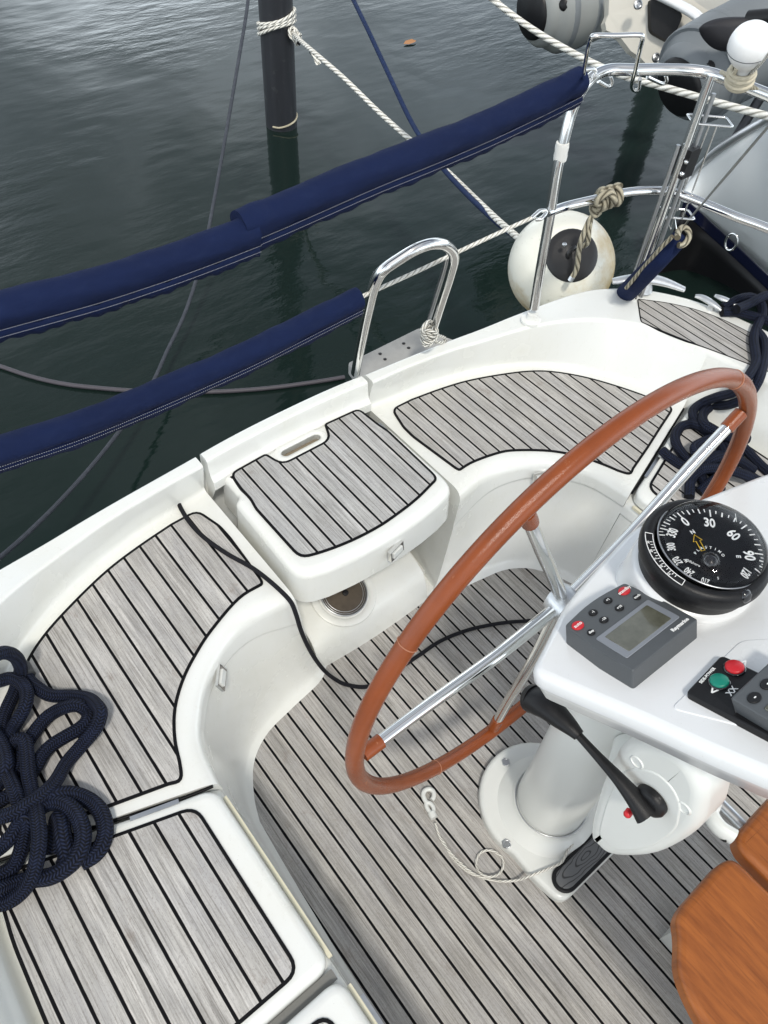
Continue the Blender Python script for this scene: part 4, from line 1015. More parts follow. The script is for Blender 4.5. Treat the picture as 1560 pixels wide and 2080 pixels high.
# white tape on the aft leg, pocket at its foot
q = Yp(1140, 308, 1.342); q2 = Yp(1143, 290, 1.343); dd = (q2-q).normalized()
mb = MB(); lathe(mb, [(.0185, -.024), (.0195, -.012), (.0185, 0), (.0198, .014), (.0182, .026)], q, dd, 14); mb.build('tape_wrap', plain('white_tape', (.74, .73, .69), .7, bmp=.5, bscale=80, vary=.12), pulp)
mb = MB(); f0 = Yp(1085, 624, 1.300); lathe(mb, [(.034, -.002), (.034, .006), (.024, .010), (.018, .010), (.017, .03)], V((f0.x, f0.y, .588)), seg=24); mb.build('stanchion_foot', GEL, pulp, sharp=50)
mb = MB(); box(mb, Zp(1397, 325, 1.09)+V((-.01, 0, 0)), (.05, .045, .085)); cb = mb.build('clamp_block', BLACK, pulp)
for x, y in ((1394, 317), (1385, 341)):
    p = Zp(x, y, 1.10); mb = MB(); lathe(mb, [(.006, 0), (.006, .006), (.0003, .007)], p+V((-.03, -.022, 0)), V((-.7, -.7, .3)), 10); mb.build('screw', CHROME, cb)
# lifebuoy holder hoop and small hooks
hoopm = [Zp(1184, 166, 1.32), Zp(1187, 140, 1.39), Zp(1194, 100, 1.47), Zp(1200, 78, 1.52), Zp(1210, 72, 1.53), Zp(1250, 72, 1.53), Zp(1298, 71, 1.53), Zp(1305, 78, 1.52), Zp(1300, 100, 1.47), Zp(1290, 145, 1.38), Zp(1283, 172, 1.31), Zp(1287, 183, 1.28), Zp(1297, 181, 1.28), Zp(1300, 160, 1.32)]
hh = thing('lifebuoy_holder', Zp(1240, 142, 1.32), 'thin steel wire hoop of a lifebuoy holder standing on the top rail', 'holder')
T1('hoop', hoopm, .0052, CHROME, hh, 10, 4)
T1('hook', [Zp(1185, 142, 1.35), Zp(1203, 140, 1.35), Zp(1210, 147, 1.34), Zp(1204, 158, 1.33)], .005, CHROME, hh, 8, 4)
T1('hook', [Zp(1215, 165, 1.30), Zp(1235, 176, 1.28), Zp(1243, 168, 1.29), Zp(1240, 155, 1.31)], .005, CHROME, hh, 8, 4)
T1('hook', [Zp(1315, 157, 1.31), Zp(1345, 170, 1.28), Zp(1354, 164, 1.29), Zp(1352, 153, 1.31)], .005, CHROME, hh, 8, 4)
# wire rack for a rolled flag / rod on the stanchion
rk = thing('wire_rack', Zp(1400, 400, 1.0), 'thin steel wire rack with two open trays hanging on the rail stanchion', 'rack')
t1 = [Zp(1395, 232, 1.20), Zp(1475, 239, 1.20), Zp(1489, 258, 1.20), Zp(1408, 251, 1.20)]
t2 = [Zp(1341, 420, .90), Zp(1398, 427, .90), Zp(1411, 446, .90), Zp(1351, 441, .90)]
for tt in (t1, t2): tube(MB(), roundpoly(tt, .008, 3, True), .0036, 8, True).build('tray', CHROME, rk)
for a, b in (((1441, 254), (1366, 443)), ((1456, 256), (1385, 446)), ((1430, 235), (1376, 428)), ((1437, 180), (1350, 440))):
    tube(MB(), [Zp(a[0], a[1], 1.20), Zp(b[0], b[1], .90)], .0026, 6).build('wire', CHROME, rk)
T1('wire', [Zp(1353, 443, .90), Zp(1362, 466, .86), Zp(1370, 440, .90), Zp(1374, 466, .86)], .0024, CHROME, rk, 6, 0)
# backstay wire going aloft to the right
o = tube(MB(), [Zp(1385, 466, .82), Zp(1402, 443, .90), Zp(1565, 252, 1.45), Zp(1700, 95, 1.9)], .0034, 6).build('lashing_wire', STEEL); meta(o, 'thin grey wire running up right from the navy canvas bag past the grey hull', 'wire')

# ================================================================ LIFELINES AND BLUE COVERS
def cover(name, pts, prof_r, tail, label, group):
    """canvas tube laced along the line: round top, flattened hem hanging below"""
    P = resample(catmull(pts, 8), 150); mb = MB(); seg = 32; vs = []
    random.seed(len(label))
    ph = [random.uniform(0, 6.28) for _ in range(4)]
    for i, p in enumerate(P):
        t = i/(len(P)-1); a_ = P[max(0, i-1)]; b_ = P[min(len(P)-1, i+1)]; T = (b_-a_).normalized(); S = T.cross(V((0, 0, 1))).normalized(); U = S.cross(T)
        wob = .0025*math.sin(5*t*6.28+ph[0])+.002*math.sin(17*t*6.28+ph[1])
        Lc = (P[-1]-P[0]).length*t
        for k in range(seg):
            a = 2*PI*k/seg; c, s = math.cos(a), math.sin(a)     # s up
            if s >= -.2: x = prof_r*c*(1+.03*math.sin(20*t+k)); z = prof_r*s
            else:
                f = (-.2-s)/.8; z = -prof_r*.2-f*(tail+wob); x = prof_r*c*(1-.35*f)+.004*math.sin(30*t+ph[2])*f
            q_ = p+S*x+U*z; w_ = mnoise(q_*9)*.0022+mnoise(V((Lc*22, a*1.3+Lc*9, ph[0])))*.0016*(2.4 if (t < .08 or t > .92) else 1); vs.append(q_+(S*c+U*s)*w_)
    n = len(P); fs = [(i*seg+k, i*seg+(k+1) % seg, (i+1)*seg+(k+1) % seg, (i+1)*seg+k) for i in range(n-1) for k in range(seg)]
    mb.add(vs, fs); mb.add(vs[:seg], [tuple(range(seg))], smooth=False); mb.add(vs[-seg:], [tuple(range(seg))], smooth=False)
    root = thing(name, P[len(P)//2], label, 'rail cover', group)
    mb.build('canvas_sleeve', NAVY, root, sharp=60)
    # hem: flat double cloth below with a raised stitch row on the side facing the cockpit
    mb = MB(); vs = []; 
    for i, p in enumerate(P):
        t = i/(n-1); a_ = P[max(0, i-1)]; b_ = P[min(n-1, i+1)]; T = (b_-a_).normalized(); S = T.cross(V((0, 0, 1))).normalized(); U = S.cross(T)
        if S.y > 0: S = -S
        wob = .0025*math.sin(5*t*6.28+ph[0])+.002*math.sin(17*t*6.28+ph[1]); dip = .0006*math.sin(23*t+ph[3])
        zb = -prof_r*.2-(tail+wob)
        vs += [p+S*(prof_r*.45+.002)+U*(zb+.014), p+S*(prof_r*.42+.006)+U*(zb+.004), p+S*(prof_r*.30+.004)+U*(zb-.014+dip), p-S*(prof_r*.05)+U*(zb-.012+dip), p+S*.0+U*(zb+.010)]
    fs = [(i*5+k, i*5+k+1, (i+1)*5+k+1, (i+1)*5+k) for i in range(n-1) for k in range(4)]
    mb.add(vs, fs); mb.build('hem', NAVY, root)
    mb = MB(); Q = resample(P, 420)
    for i in range(0, 418, 2):
        t = i/419; T = (Q[i+1]-Q[i]).normalized(); S = T.cross(V((0, 0, 1))).normalized(); U = S.cross(T)
        if S.y > 0: S = -S
        for f in (.50, .93):
            z = -prof_r*.2-f*tail; x = prof_r*.84*(1-.35*f)*1.0
            a = Q[i]+S*(x+.0035)+U*z; b = Q[i+1]+S*(x+.0035)+U*z
            tube(mb, [a, b], .0006, 4)
    mb.build('stitching', plain('white_thread', (.36, .37, .40), .8), root)
    return root
GC = 'blue canvas rail covers'
YC = 1.335
upR = [Yp(x, y, YC+.01) for x, y in [(1178, 163), (1120, 192), (1000, 248), (880, 298), (760, 345), (640, 396), (560, 430), (486, 460)]]
cover('rail_cover', upR, .034, .042, 'navy canvas sleeve round the upper guard line from the steel pushpit to the overlap', GC)
upL = [Yp(x, y, YC) for x, y in [(516, 466), (420, 502), (320, 537), (200, 575), (100, 602), (0, 628), (-120, 660)]]
cover('rail_cover', upL, .031, .040, 'navy canvas sleeve on the upper guard line, reaching the left edge of the picture', GC)
lo = [Yp(x, y, YC-.02) for x, y in [(728, 606), (640, 650), (520, 710), (400, 764), (280, 815), (150, 866), (0, 915), (-120, 952)]]
cover('rail_cover', lo, .030, .030, 'narrower navy canvas sleeve round the lower guard line, ending at the ladder hoop', GC)
o = tube(MB(), catmull([Yp(720, 612, YC-.01), Yp(745, 598, YC), Yp(850, 550, YC), Yp(930, 512, YC), Yp(1020, 470, YC), Yp(1086, 440, 1.33)], 5), .0058, 10).build('guard_line', CORDW); meta(o, 'thin white lower guard line passing behind the ladder hoop to the pushpit', 'line')
mb = MB(); tube(mb, catmull([Yp(1080, 443, 1.33), Yp(1090, 434, 1.33), Yp(1098, 428, 1.33), Yp(1110, 430, 1.325), Yp(1100, 444, 1.32), Yp(1088, 446, 1.33)], 4), .006, 8); mb.build('shackle', CHROME, pulp)

# ================================================================ LADDER
lad = thing('boarding_ladder', Zp(790, 720, .45), 'folded stainless boarding ladder hoop on a small teak grey plate outside the transom', 'ladder')
l0 = Zp(722, 758, .45)
lp_ = [(722, 758, 1.46, 0), (733, 700, 1.42, 0), (748, 630, 1.36, 0), (760, 583, 1.325, 0), (776, 552, 1.30, 0), (805, 530, 1.285, 0), (845, 506, 1.27, 0), (880, 495, 1.265, 0), (908, 500, 1.27, 0), (922, 522, 1.285, 0), (914, 560, 1.31, 0), (898, 610, 1.35, 0), (880, 668, 1.40, 0)]
lpts = [Yp(x, y, Y) for x, y, Y, _ in lp_]
T1('ladder_hoop', lpts, .0145, CHROME, lad, 18, 6)
T1('ladder_rail', [p+V((.035, .045, -.012)) for p in lpts[0:4]]+[p+V((.012, .02, -.008)) for p in lpts[4:6]], .0085, STEEL, lad, 12, 5)
T1('ladder_rail', [p+V((.028, .05, -.010)) for p in lpts[-1:-5:-1]], .0085, STEEL, lad, 12, 5)
pl = [Zp(706, 738, .46), Zp(852, 666, .46), Zp(925, 692, .46), Zp(735, 776, .46)]
mb = MB(); slab(mb, [(p.x, p.y) for p in roundpoly([V((p.x, p.y, 0)) for p in pl], .012, 3, True)], .42, .462, .004, 2)
lpz = mb.build('ladder_tread', plain('weathered_plate', (.33, .325, .31), .7, vary=.2, scale=25, bmp=.2), lad)
for x, y in ((772, 719), (782, 730), (820, 698), (830, 707)):
    mb = MB(); lathe(mb, [(.006, 0), (.006, .002), (.0003, .0025)], Zp(x, y, .462), seg=10); mb.build('screw', BLACK, lpz)
lr = thing('tied_cord', Zp(880, 680, .47), 'pale cord knotted round the right foot of the ladder hoop', 'cord')
mb = MB(); random.seed(4)
for k in range(5):
    c = Yp(872, 668+k*5, 1.39); tube(mb, [c+V((.024*math.cos(a*PI/8), .024*math.sin(a*PI/8), .012*math.sin(a*PI/4+k))) for a in range(16)], .0055, 8, True)
tube(mb, catmull([Yp(862, 660, 1.38), Yp(868, 640+15, 1.37), Yp(858, 672, 1.37), Yp(872, 690, 1.38), Yp(888, 682, 1.40), Yp(905, 688, 1.42), Yp(898, 696, 1.41), Yp(884, 694, 1.40)], 5), .0055, 8)
mb.build('knot', ROPEW, lr)
# ================================================================ DECK GEAR ON THE QUARTER
# fender ball
fc = Dp(1139, 541, 3.28); FR = .208
fen = thing('ball_fender', fc, 'round white fender ball with a black cap and yellow grime hanging from the rail', 'fender')
mb = MB(); prof = [(FR*math.cos(a), FR*math.sin(a)) for a in [(-90+i*6)*PI/180 for i in range(31)]]; prof[0] = (.0005, -FR); prof[-1] = (.0005, FR)
ax = (V((-.10, -.42, .75))).normalized(); lathe(mb, prof, fc, ax, 48); mb.build('vinyl_ball', fender_mat(fc), fen)
capm = plain('dark_vinyl', (.014, .013, .013), .42, vary=.2, scale=20, bmp=.3, bscale=90)
capax = (V((-.28, -.62, .85))).normalized()
cd = (Dp(1175, 505, 3.0)-fc).normalized(); 
mb = MB(); lathe(mb, [(.098, FR*.893), (.092, FR*.925), (.07, FR*.955), (.045, FR*1.0), (.02, FR*1.03), (.0005, FR*1.035)], fc, cd, 36); mb.build('cap', capm, fen)
eye = fc+cd*FR*1.03
mb = MB(); tube(mb, [eye+V((.022*math.cos(a*PI/8), .006, .022*math.sin(a*PI/8))) for a in range(16)], .008, 8, True); mb.build('eye', capm, fen)
for x, y in ((1146, 497), (1189, 500)):
    p = Dp(x, y, 3.04); mb = MB(); lathe(mb, [(.008, 0), (.008, .008), (.0004, .010)], p, cd, 10); mb.build('screw', STEEL, fen)
# fender rope with its hitch on the mid rail
fr_ = thing('fender_rope', Zp(1235, 400, .98), 'weathered laid rope hitched round the mid rail and holding the ball fender', 'rope')
mb = MB()
for k, (x, y) in enumerate([(1222, 404), (1237, 400), (1252, 396)]):
    c = Zp(x, y, .978); t = (Zp(1255, 394, .98)-Zp(1205, 406, .975)).normalized(); a1_ = V((0, 0, 1)); b1_ = t.cross(a1_)
    tube(mb, [c+(a1_*math.cos(a*PI/8)+b1_*math.sin(a*PI/8))*.0255+t*(.012*a/16-.006) for a in range(17)], .0105, 10)
tube(mb, catmull([Zp(1225, 420, .95), Zp(1212, 412, .985), Zp(1222, 398, 1.01), Zp(1240, 392, 1.015), Zp(1248, 408, .99), Zp(1235, 418, .955), Zp(1215, 426, .94), Zp(1203, 420, .95), Zp(1208, 436, .925), Zp(1218, 430, .93)], 5), .0105, 10)
mb.build('hitch', ROPET, fr_, sharp=60); mb = MB()
down = [Dp(1212, 430, 2.95), Dp(1198, 446, 2.96), Dp(1188, 468, 2.97), Dp(1180, 490, 2.98), Dp(1176, 508, 2.99), Dp(1174, 530, 3.0), Dp(1170, 550, 3.02), Dp(1160, 566, 3.03)]
tube(mb, catmull(down, 5), .0098, 10)
tube(mb, catmull([Dp(1200, 444, 2.97), Dp(1196, 470, 2.98), Dp(1194, 492, 3.0), Dp(1184, 500, 3.02)], 5), .0095, 10)
mb.build('hanging_tail', ROPET, fr_, sharp=60)
mb = MB(); tube(mb, [Dp(1163, 562, 3.025), Dp(1158, 570, 3.03)], .011, 8); mb.build('taped_end', ALU, fr_)

# navy canvas bag furled behind the rail
bag = thing('canvas_bag', Zp(1330, 540, .72), 'narrow navy canvas sleeve with an open end, leaning on the quarter beside the fender', 'canvas bag')
bp = [Zp(1262, 606, .56), Zp(1298, 569, .74), Zp(1335, 531, .86), Zp(1370, 495, .93), Zp(1384, 480, .95)]
tube(MB(), catmull(bp, 6), .05, 18, rfun=lambda t: .034-.009*t, flat=1.0).build('sleeve', NAVY, bag, sharp=60)
tube(MB(), catmull([Zp(1272, 585, .72), Zp(1304, 547, .82), Zp(1338, 508, .92), Zp(1366, 480, .98)], 5), .0065, 8).build('webbing', ROPET, bag)
c = Zp(1389, 474, .84); mb = MB(); tube(mb, catmull([Zp(1376, 483, .98), Zp(1379, 468, .98), Zp(1390, 462, .98), Zp(1399, 472, .97), Zp(1398, 486, .96), Zp(1388, 497, .95), Zp(1378, 498, .95)], 5), .009, 8); mb.build('loop', ROPET, bag)

# cleats
def cleat(pts, r, label):
    t = thing('mooring_cleat', pts[len(pts)//2], label, 'cleat', 'deck cleats on the port quarter')
    tube(MB(), catmull(pts, 6), r, 14, rfun=lambda t_: r*(.65+.55*math.sin(PI*t_)), flat=.6).build('horn', ALU, t, sharp=60)
    m_ = pts[len(pts)//2]; mb = MB(); lathe(mb, [(r*1.5, m_.z-.045-.597), (r*1.1, m_.z-.02-.597), (r*.9, m_.z-.597)], V((m_.x, m_.y, .597)), seg=20); mb.build('foot', ALU, t, sharp=60)
    return t
cleat([Zp(1244, 571, .655), Zp(1275, 568, .665), Zp(1315, 566, .668), Zp(1350, 573, .66), Zp(1390, 588, .645)], .021, 'aluminium mooring cleat behind the navy canvas bag')
cleat([Zp(1412, 601, .640), Zp(1428, 605, .640), Zp(1448, 617, .637), Zp(1466, 630, .632)], .012, 'aluminium horn beside the teak deck pad, left of the rope')
cleat([Zp(1452, 600, .648), Zp(1466, 606, .648), Zp(1484, 614, .645), Zp(1500, 622, .640)], .011, 'aluminium horn half under the rope at the deck edge')

# rescue light lashed to the top rail
lit = thing('rescue_light', Zp(1515, 160, 1.36), 'white bulb shaped lifebuoy light lashed upside down to the top rail with tape', 'rescue light')
lb = Zp(1503, 160, 1.352); up_ = (Zp(1524, 92, 1.56)-lb).normalized(); up_ = (up_*.8+V((0, 0, .6))).normalized()
ub = lb; 
LT = Dp(1524, 92, (lb-CAM).length-.06)
axl = (LT-lb); Ll = axl.length; axl.normalize()
pr = [(.0004, 0), (.020, .002), (.021, Ll*.28), (.026, Ll*.42), (.040, Ll*.62), (.051, Ll*.82), (.0545, Ll*1.0), (.052, Ll*1.18), (.043, Ll*1.36), (.026, Ll*1.50), (.0004, Ll*1.55)]
pr = [(max(.0004, p.x), p.y) for p in catmull([V((a, b, 0)) for a, b in pr], 4)]
mb = MB(); lathe(mb, pr, lb, axl, 40); lo_ = mb.build('bulb_body', plain('white_plastic', (.80, .80, .79), .3, coat=.4, vary=.02), lit)
a_ = V((1, 0, 0)); a_ = (a_-axl*a_.dot(axl)).normalized(); b_ = axl.cross(a_)
mb = MB(); tube(mb, [lb+axl*Ll*.92+(a_*math.cos(k*PI/20)+b_*math.sin(k*PI/20))*.0538 for k in range(40)], .0012, 5, True); mb.build('seam', GREYP, lo_)
mb = MB(); 
for k in range(5): tube(mb, [lb+axl*(-.012+k*.009)+(a_*math.cos(j*PI/10)+b_*math.sin(j*PI/10))*(.030+.003*(k % 2)) for j in range(20)], .0062, 8, True)
tube(mb, catmull([Zp(1465, 146, 1.35), Zp(1478, 152, 1.36), Zp(1490, 150, 1.37), Zp(1496, 138, 1.39)], 4), .0055, 8)
mb.build('tape_lashing', plain('old_cloth_tape', (.50, .45, .34), .8, vary=.25, scale=60, bmp=.5), lit)
mb = MB(); tube(mb, catmull([Zp(1523, 152, 1.37), Zp(1545, 130, 1.42), Zp(1562, 108, 1.47)], 4), .0035, 6); mb.build('lanyard', CORDW, lit)

# ================================================================ PILES AND MOORING LINES
def pile(x, y, r, label, h=3.2, lean=(0, 0)):
    b = Zp(x, y, WZ); t = thing('mooring_pile', b, label, 'pile', 'black mooring piles')
    n = 14; mb = MB(); vs = []
    tube(mb, [b+V((lean[0]*k, lean[1]*k, -1.5+(h+1.5)*k/20)) for k in range(21)], r, 40); mb.build('pile_shaft', PILE, t, sharp=60)
    return b, t
pb1, pt1 = pile(572, 254, .115, 'black sleeved mooring pile standing in the water with a white rope turned round it')
mb = MB(); tube(mb, [pb1+V((.116*math.cos(a*PI/30), .116*math.sin(a*PI/30), .03+.0025*(a-38 if a > 38 else 0))) for a in range(34, 58)], .007, 6); mb.build('tide_mark', plain('shell_growth', (.40, .36, .26), .8, vary=.5, scale=12), pt1)
pb2, pt2 = pile(1336, 150, .135, 'black mooring pile half hidden behind the grey dinghy')
# rope turned round the pile
pr1 = thing('pile_rope', pb1+V((0, 0, 1)), 'weathered white rope made fast round the black pile and led down to the pushpit', 'rope')
def on_pile(x, y):
    d = ray(x, y).normalized(); o2 = V((CAM.x-pb1.x, CAM.y-pb1.y)); dd = V((d.x, d.y)); A = dd.dot(dd); B = o2.dot(dd); Cc = o2.dot(o2)-.126**2
    disc = B*B-A*Cc; t = (-B-math.sqrt(max(0, disc)))/A; return CAM+d*t
zc_ = on_pile(562, 58).z
mb = MB()
for k, dz in enumerate((-.024, .0, .022)):
    ctr = []
    for j in range(28):
        a = 2*PI*j/28; ctr.append(V((pb1.x+.126*math.cos(a), pb1.y+.126*math.sin(a), zc_+dz+.05*math.sin(a+2.6)+.01*math.sin(2*a+k))))
    tube(mb, ctr, .0115, 8, True)
mb.build('round_turns', ROPEW, pr1, sharp=60); mb = MB()
R0 = on_pile(594, 66); D0 = (R0-CAM).length; end = Yp(1062, 487, 1.55)
def lineD(pxs, d0, d1): n = len(pxs); return [Dp(x, y, d0+(d1-d0)*i/(n-1)) for i, (x, y) in enumerate(pxs)]
tube(mb, catmull(lineD([(594, 66), (612, 84), (640, 108), (700, 160), (770, 228), (838, 288), (905, 345), (960, 398), (1010, 446), (1056, 486)], D0, 3.3), 6), .0135, 10); mb.build('standing_part', ROPEW, pr1, sharp=60); mb = MB()
for k in range(3):
    c = Dp(596+k*5, 68+k*6, D0-.02); tube(mb, [c+V((.03*math.cos(a*PI/6), .02*math.sin(a*PI/6+k), .032*math.sin(a*PI/6))) for a in range(12)], .0115, 8, True)
tube(mb, catmull([Dp(633, 104, D0-.2), Dp(640, 118, D0-.2), Dp(645, 132, D0-.2)], 4), .012, 8)
tube(mb, catmull([Dp(633, 104, D0-.2), Dp(646, 122, D0-.2), Dp(650, 130, D0-.2)], 4), .010, 8)
mb.build('knot', ROPEW, pr1, sharp=60)
mb = MB()
for x, y in ((608, 86), (634, 106)): tube(mb, [Dp(x-3, y-3, D0-.15), Dp(x+3, y+3, D0-.15)], .017, 8)
mb.build('whipping', BLACK, pr1)

def mline(name, pxs, d0, d1, r, mat, label, n=6):
    o = tube(MB(), catmull(lineD(pxs, d0, d1), n), r, 10).build(name, mat, sharp=60); meta(o, label, 'rope'); return o
mline('mooring_line', [(985, -14), (1040, 30), (1095, 68), (1150, 100), (1200, 126), (1260, 152), (1330, 172), (1400, 192), (1470, 212), (1560, 236), (1680, 262)], 4.6, 3.4, .0145, ROPEW, 'thick white laid mooring line stretched across the top right corner, above the pushpit')
mline('mooring_line', [(700, -40), (718, 0), (748, 62), (790, 152), (838, 252), (890, 330), (950, 396), (1010, 452), (1062, 492)], 5.6, 3.35, .0125, ROPEBL, 'dark blue mooring line running from the top edge down to the ball fender')
mline('mooring_line', [(507, -30), (500, 30), (485, 120), (462, 255), (436, 400), (412, 520), (378, 630), (340, 712), (306, 785), (258, 855), (196, 935), (120, 1020), (40, 1098), (-40, 1165)], 5.4, 2.9, .0095, ROPED, 'long dark grey mooring line crossing behind both blue covers')
o = tube(MB(), catmull([Zp(x, y, WZ+.012) for x, y in [(-60, 728), (0, 744), (60, 764), (130, 780), (220, 790), (320, 796), (430, 796), (540, 789), (640, 776), (700, 766)]], 6), .011, 8).build('floating_rope', plain('wet_rope', (.060, .054, .064), .6, vary=.2)); meta(o, 'slack dark wet rope lying on the water below the upper blue cover', 'rope')
# floating leaf
lc = Zp(832, 86, WZ+.012); mb = MB(); mb.add([lc+V((-.07, 0, 0)), lc+V((-.02, .035, .006)), lc+V((.05, .03, .01)), lc+V((.075, -.005, 0)), lc+V((.03, -.03, .004)), lc+V((-.03, -.028, 0))], [(0, 1, 2, 3, 4, 5)])
meta(mb.build('floating_leaf', plain('orange_leaf', (.38, .18, .07), .6)), 'small orange brown leaf floating on the water right of the pile', 'leaf')

# ================================================================ NEIGHBOUR BOAT AND DINGHY
nb = thing('moored_boat', Zp(1500, 450, WZ), 'grey hulled boat with a navy boot stripe moored close at the right edge', 'boat')
tip = Zp(1392, 400, -.02)
def lerp(a, b, t): return a.lerp(b, t)
topl = [Zp(1392, 378, .03), Zp(1412, 350, .11), Zp(1450, 312, .26), Zp(1500, 276, .41), Zp(1560, 241, .54), Zp(1700, 165, .81), Zp(2100, -20, 1.15)]
botl = [Zp(1394, 404, .02), Zp(1428, 436, -.10), Zp(1470, 474, -.18), Zp(1515, 515, -.24), Zp(1560, 558, -.28), Zp(1680, 670, -.32), Zp(2000, 980, -.34)]
T_ = resample(catmull(topl, 6), 40); B_ = resample(catmull(botl, 6), 40)
def strip(name, A, B, mat, parent, bul=0.0, n=8):
    mb = MB(); vs = []
    for a, b in zip(A, B):
        for k in range(n+1): t = k/n; vs.append(a.lerp(b, t)+V((-1, -.2, 0))*bul*math.sin(PI*t))
    fs = [(i*(n+1)+k, i*(n+1)+k+1, (i+1)*(n+1)+k+1, (i+1)*(n+1)+k) for i in range(len(A)-1) for k in range(n)]
    mb.add(vs, fs); o = mb.build(name, mat, parent); md = o.modifiers.new('thick', 'SOLIDIFY'); md.thickness = .02; md.offset = -1; return o
strip('hull_side', T_, B_, HULLG, nb, .05)
S_ = [p+V((.02, 0, -.085)) for p in B_]; strip('boot_stripe', B_, S_, NAVYP, nb)
K_ = [V((p.x+.10, p.y+.05, WZ-.4)) for p in S_]; strip('bottom', S_, K_, BLACK, nb)
tube(MB(), T_, .022, 10).build('toe_rail', ALU, nb)
D1 = [p+V((.35, -.15, -.55))*(i/39)**1.2 for i, p in enumerate(T_)]; strip('side_deck', T_, D1, WPAINT, nb)
rc = Xp(1500, 487, lerp(B_[18], T_[18], .2).x); 
p_ = Zp(1496, 486, -.14); mb = MB(); tube(mb, [p_+V((-.05, 0, 0))+V((.0, .035*math.cos(a*PI/8), .05*math.sin(a*PI/8))) for a in range(16)], .008, 8, True); mb.build('hull_eye', CHROME, nb)

din = thing('inflatable_dinghy', Dp(1330, 60, 5.6), 'light grey inflatable dinghy hung stern on, with white transom and black rubber tube ends', 'dinghy')
def dtube(a, b, c, r, mat, ring, cap=True):
    P = catmull([a, b, c], 8); n_ = len(P)
    tube(MB(), P, r, 32, rfun=lambda t: r*(.80+.20*min(1, t*5)) if t < .2 else r).build('side_tube', mat, din, sharp=60)
    ax = (a-b).normalized(); mb = MB(); lathe(mb, [(r*.81, -.01), (r*.80, .02), (r*.70, .05), (r*.62, .060)], a, ax, 32)
    lathe(mb, [(r*.61, .058), (r*.60, .075), (r*.54, .085), (r*.0004, .09)], a, ax, 32, mi=1); mb.build('tube_end', [mat, BLACK], din, sharp=50)
    for t in ring:
        q = P[int(t*(n_-1))]; ax2 = (P[min(n_-1, int(t*(n_-1))+1)]-q).normalized(); mb = MB(); lathe(mb, [(r*.99, -.02), (r*1.012, -.015), (r*1.012, .015), (r*.99, .02)], q, ax2, 32); mb.build('seam_tape', RUBG, din)
dtube(Dp(1098, 20, 5.7), Dp(1170, 2, 5.85), Dp(1300, -50, 6.4), .25, RUBL, (.25, .45))
dtube(Dp(1398, 166, 5.0), Dp(1462, 124, 5.15), Dp(1640, 34, 5.5), .25, RUBG, (.22, .5))
for (pa, pb_, pc), rr_ in (((Dp(1098, 20, 5.7), Dp(1170, 2, 5.85), Dp(1300, -50, 6.4)), .25), ((Dp(1398, 166, 5.0), Dp(1462, 124, 5.15), Dp(1640, 34, 5.5)), .25)):
    P = catmull([pa, pb_, pc], 8);
    q = P[6]; dn_ = (CAM-q).normalized(); mb = MB(); lathe(mb, [(.035, 0), (.035, .008), (.022, .016), (.0004, .017)], q+dn_*rr_*.985, dn_, 16); mb.build('air_valve', BLACK, din)
    h_ = [P[9]+dn_*rr_*1.0, P[10]+dn_*rr_*1.12, P[12]+dn_*rr_*1.12, P[13]+dn_*rr_*1.0]; tube(MB(), catmull(h_, 4), .012, 8).build('grab_handle', BLACK, din)
tr = [Dp(x, y, 5.55) for x, y in [(1238, -20), (1236, 30), (1229, 46), (1232, 62), (1246, 68), (1262, 78), (1282, 104), (1300, 116), (1318, 136), (1345, 148), (1375, 140), (1440, 60), (1450, 30), (1380, -20)]]
mb = MB(); nn_ = V((-.3, -.7, .5)).normalized()
vs = tr+[p-nn_*.05 for p in tr]; N = len(tr)
mb.add(vs, [tuple(range(N)), tuple(range(N, 2*N))]+[(k, (k+1) % N, N+(k+1) % N, N+k) for k in range(N)], smooth=False); trn = mb.build('transom', plain('aged_white_grp', (.60, .57, .50), .4, vary=.05, scale=5), din)
mp = roundpoly([Dp(x, y, 5.50) for x, y in [(1321, -6), (1322, 64), (1364, 87), (1389, 28), (1345, 4)]], .03, 3, True)
mb = MB(); N = len(mp); mb.add(mp+[p-nn_*.03 for p in mp], [tuple(range(N)), tuple(range(N, 2*N))]+[(k, (k+1) % N, N+(k+1) % N, N+k) for k in range(N)], smooth=False); mb.build('motor_pad', BLACK, trn)
tube(MB(), catmull([Dp(1335, -12, 5.45), Dp(1375, 8, 5.45), Dp(1410, 28, 5.42), Dp(1430, 48, 5.4)], 5), .042, 12, flat=.6).build('gunwale', GELB, din, sharp=60)
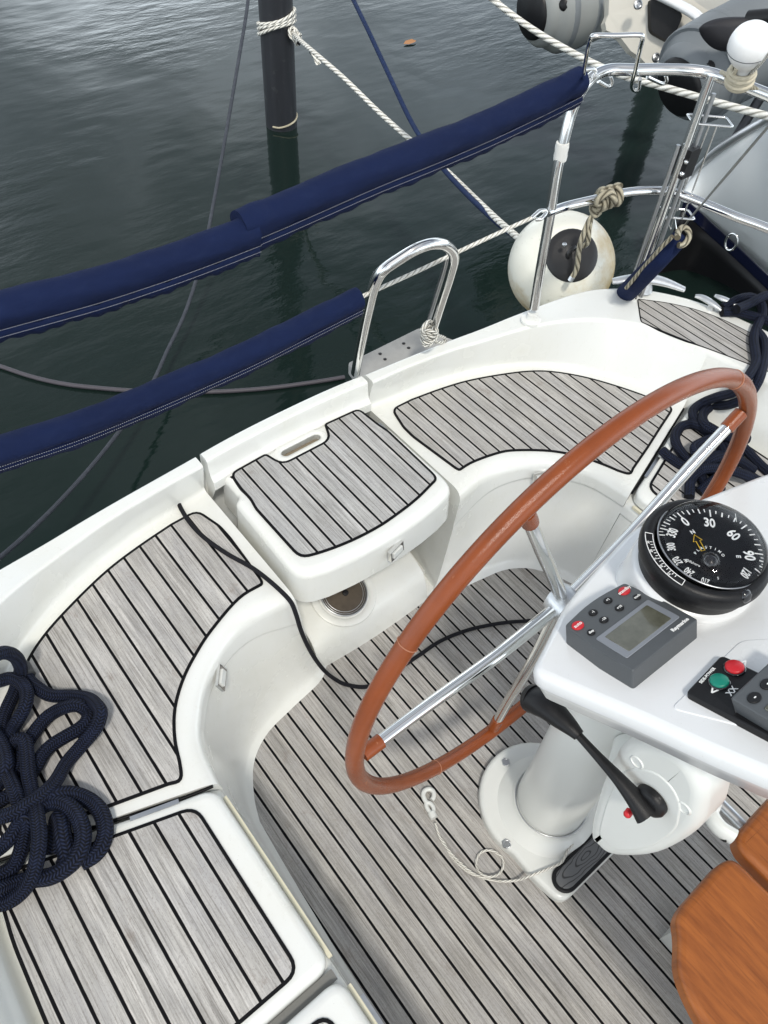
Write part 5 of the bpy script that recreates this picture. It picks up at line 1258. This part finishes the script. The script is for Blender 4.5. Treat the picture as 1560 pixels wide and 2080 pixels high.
for x, y in ((1332, 118), (1295, 10), (1410, 57)):
    c = Dp(x, y, 5.44); mb = MB(); lathe(mb, [(.026, 0), (.026, .012), (.018, .016), (.017, .006), (.0005, .006)], c, nn_, 20); lathe(mb, [(.010, .006), (.010, .012), (.0004, .013)], c, nn_, 10); mb.build('drain_plug', STEEL, trn, sharp=40)
cv = [Dp(x, y, 5.9) for x, y in [(1375, -30), (1392, 8), (1428, 36), (1480, 26), (1560, 4), (1640, -30)]]
mb = MB(); N = len(cv); mb.add(cv+[p+V((.02, .05, -.03)) for p in cv], [tuple(range(N)), tuple(range(N, 2*N))]+[(k, (k+1) % N, N+(k+1) % N, N+k) for k in range(N)], smooth=False); mb.build('spray_cover', CANV, din)
# outboard leg and blade lying across the tube
ob = thing('outboard_motor', Dp(1480, 65, 4.75), 'black outboard blade and leg tilted over the grey dinghy tube behind the white light', 'outboard motor')
bl = catmull([Dp(x, y, 4.70) for x, y in [(1424, 58), (1430, 48), (1455, 38), (1490, 34), (1530, 36), (1560, 46), (1570, 62), (1540, 78), (1510, 95), (1484, 102), (1455, 96), (1434, 78)]], 4, True)
mb = MB(); N = len(bl); cn = sum(bl, V((0, 0, 0)))/N; nb_ = V((-.4, -.6, .6)).normalized()
vs = bl+[p.lerp(cn, .35)+nb_*.03 for p in bl]+[p.lerp(cn, .8)+nb_*.035 for p in bl]+[p-nb_*.02 for p in bl]
fs = [(r*N+k, r*N+(k+1) % N, (r+1)*N+(k+1) % N, (r+1)*N+k) for r in (0, 1) for k in range(N)]+[(k, (k+1) % N, 3*N+(k+1) % N, 3*N+k) for k in range(N)]
mb.add(vs, fs); mb.add(vs[2*N:3*N], [tuple(range(N))]); mb.add(vs[3*N:4*N], [tuple(range(N))]); mb.build('blade', plain('black_rubbery', (.014, .013, .016), .55, vary=.2), ob)
tube(MB(), [Dp(1520, 40, 4.72), Dp(1640, 30, 4.6)], .04, 14).build('leg', BLACK, ob)
# davit arms that carry the dinghy (dark steel at the right edge)
dv = tube(MB(), [Dp(1556, 180, 5.0), Dp(1478, 306, 5.15)], .026, 12).build('davit_arm', plain('dark_tube', (.10, .10, .11), .35, metal=.8)); meta(dv, 'dark steel davit tube between the dinghy and the grey hull', 'davit')
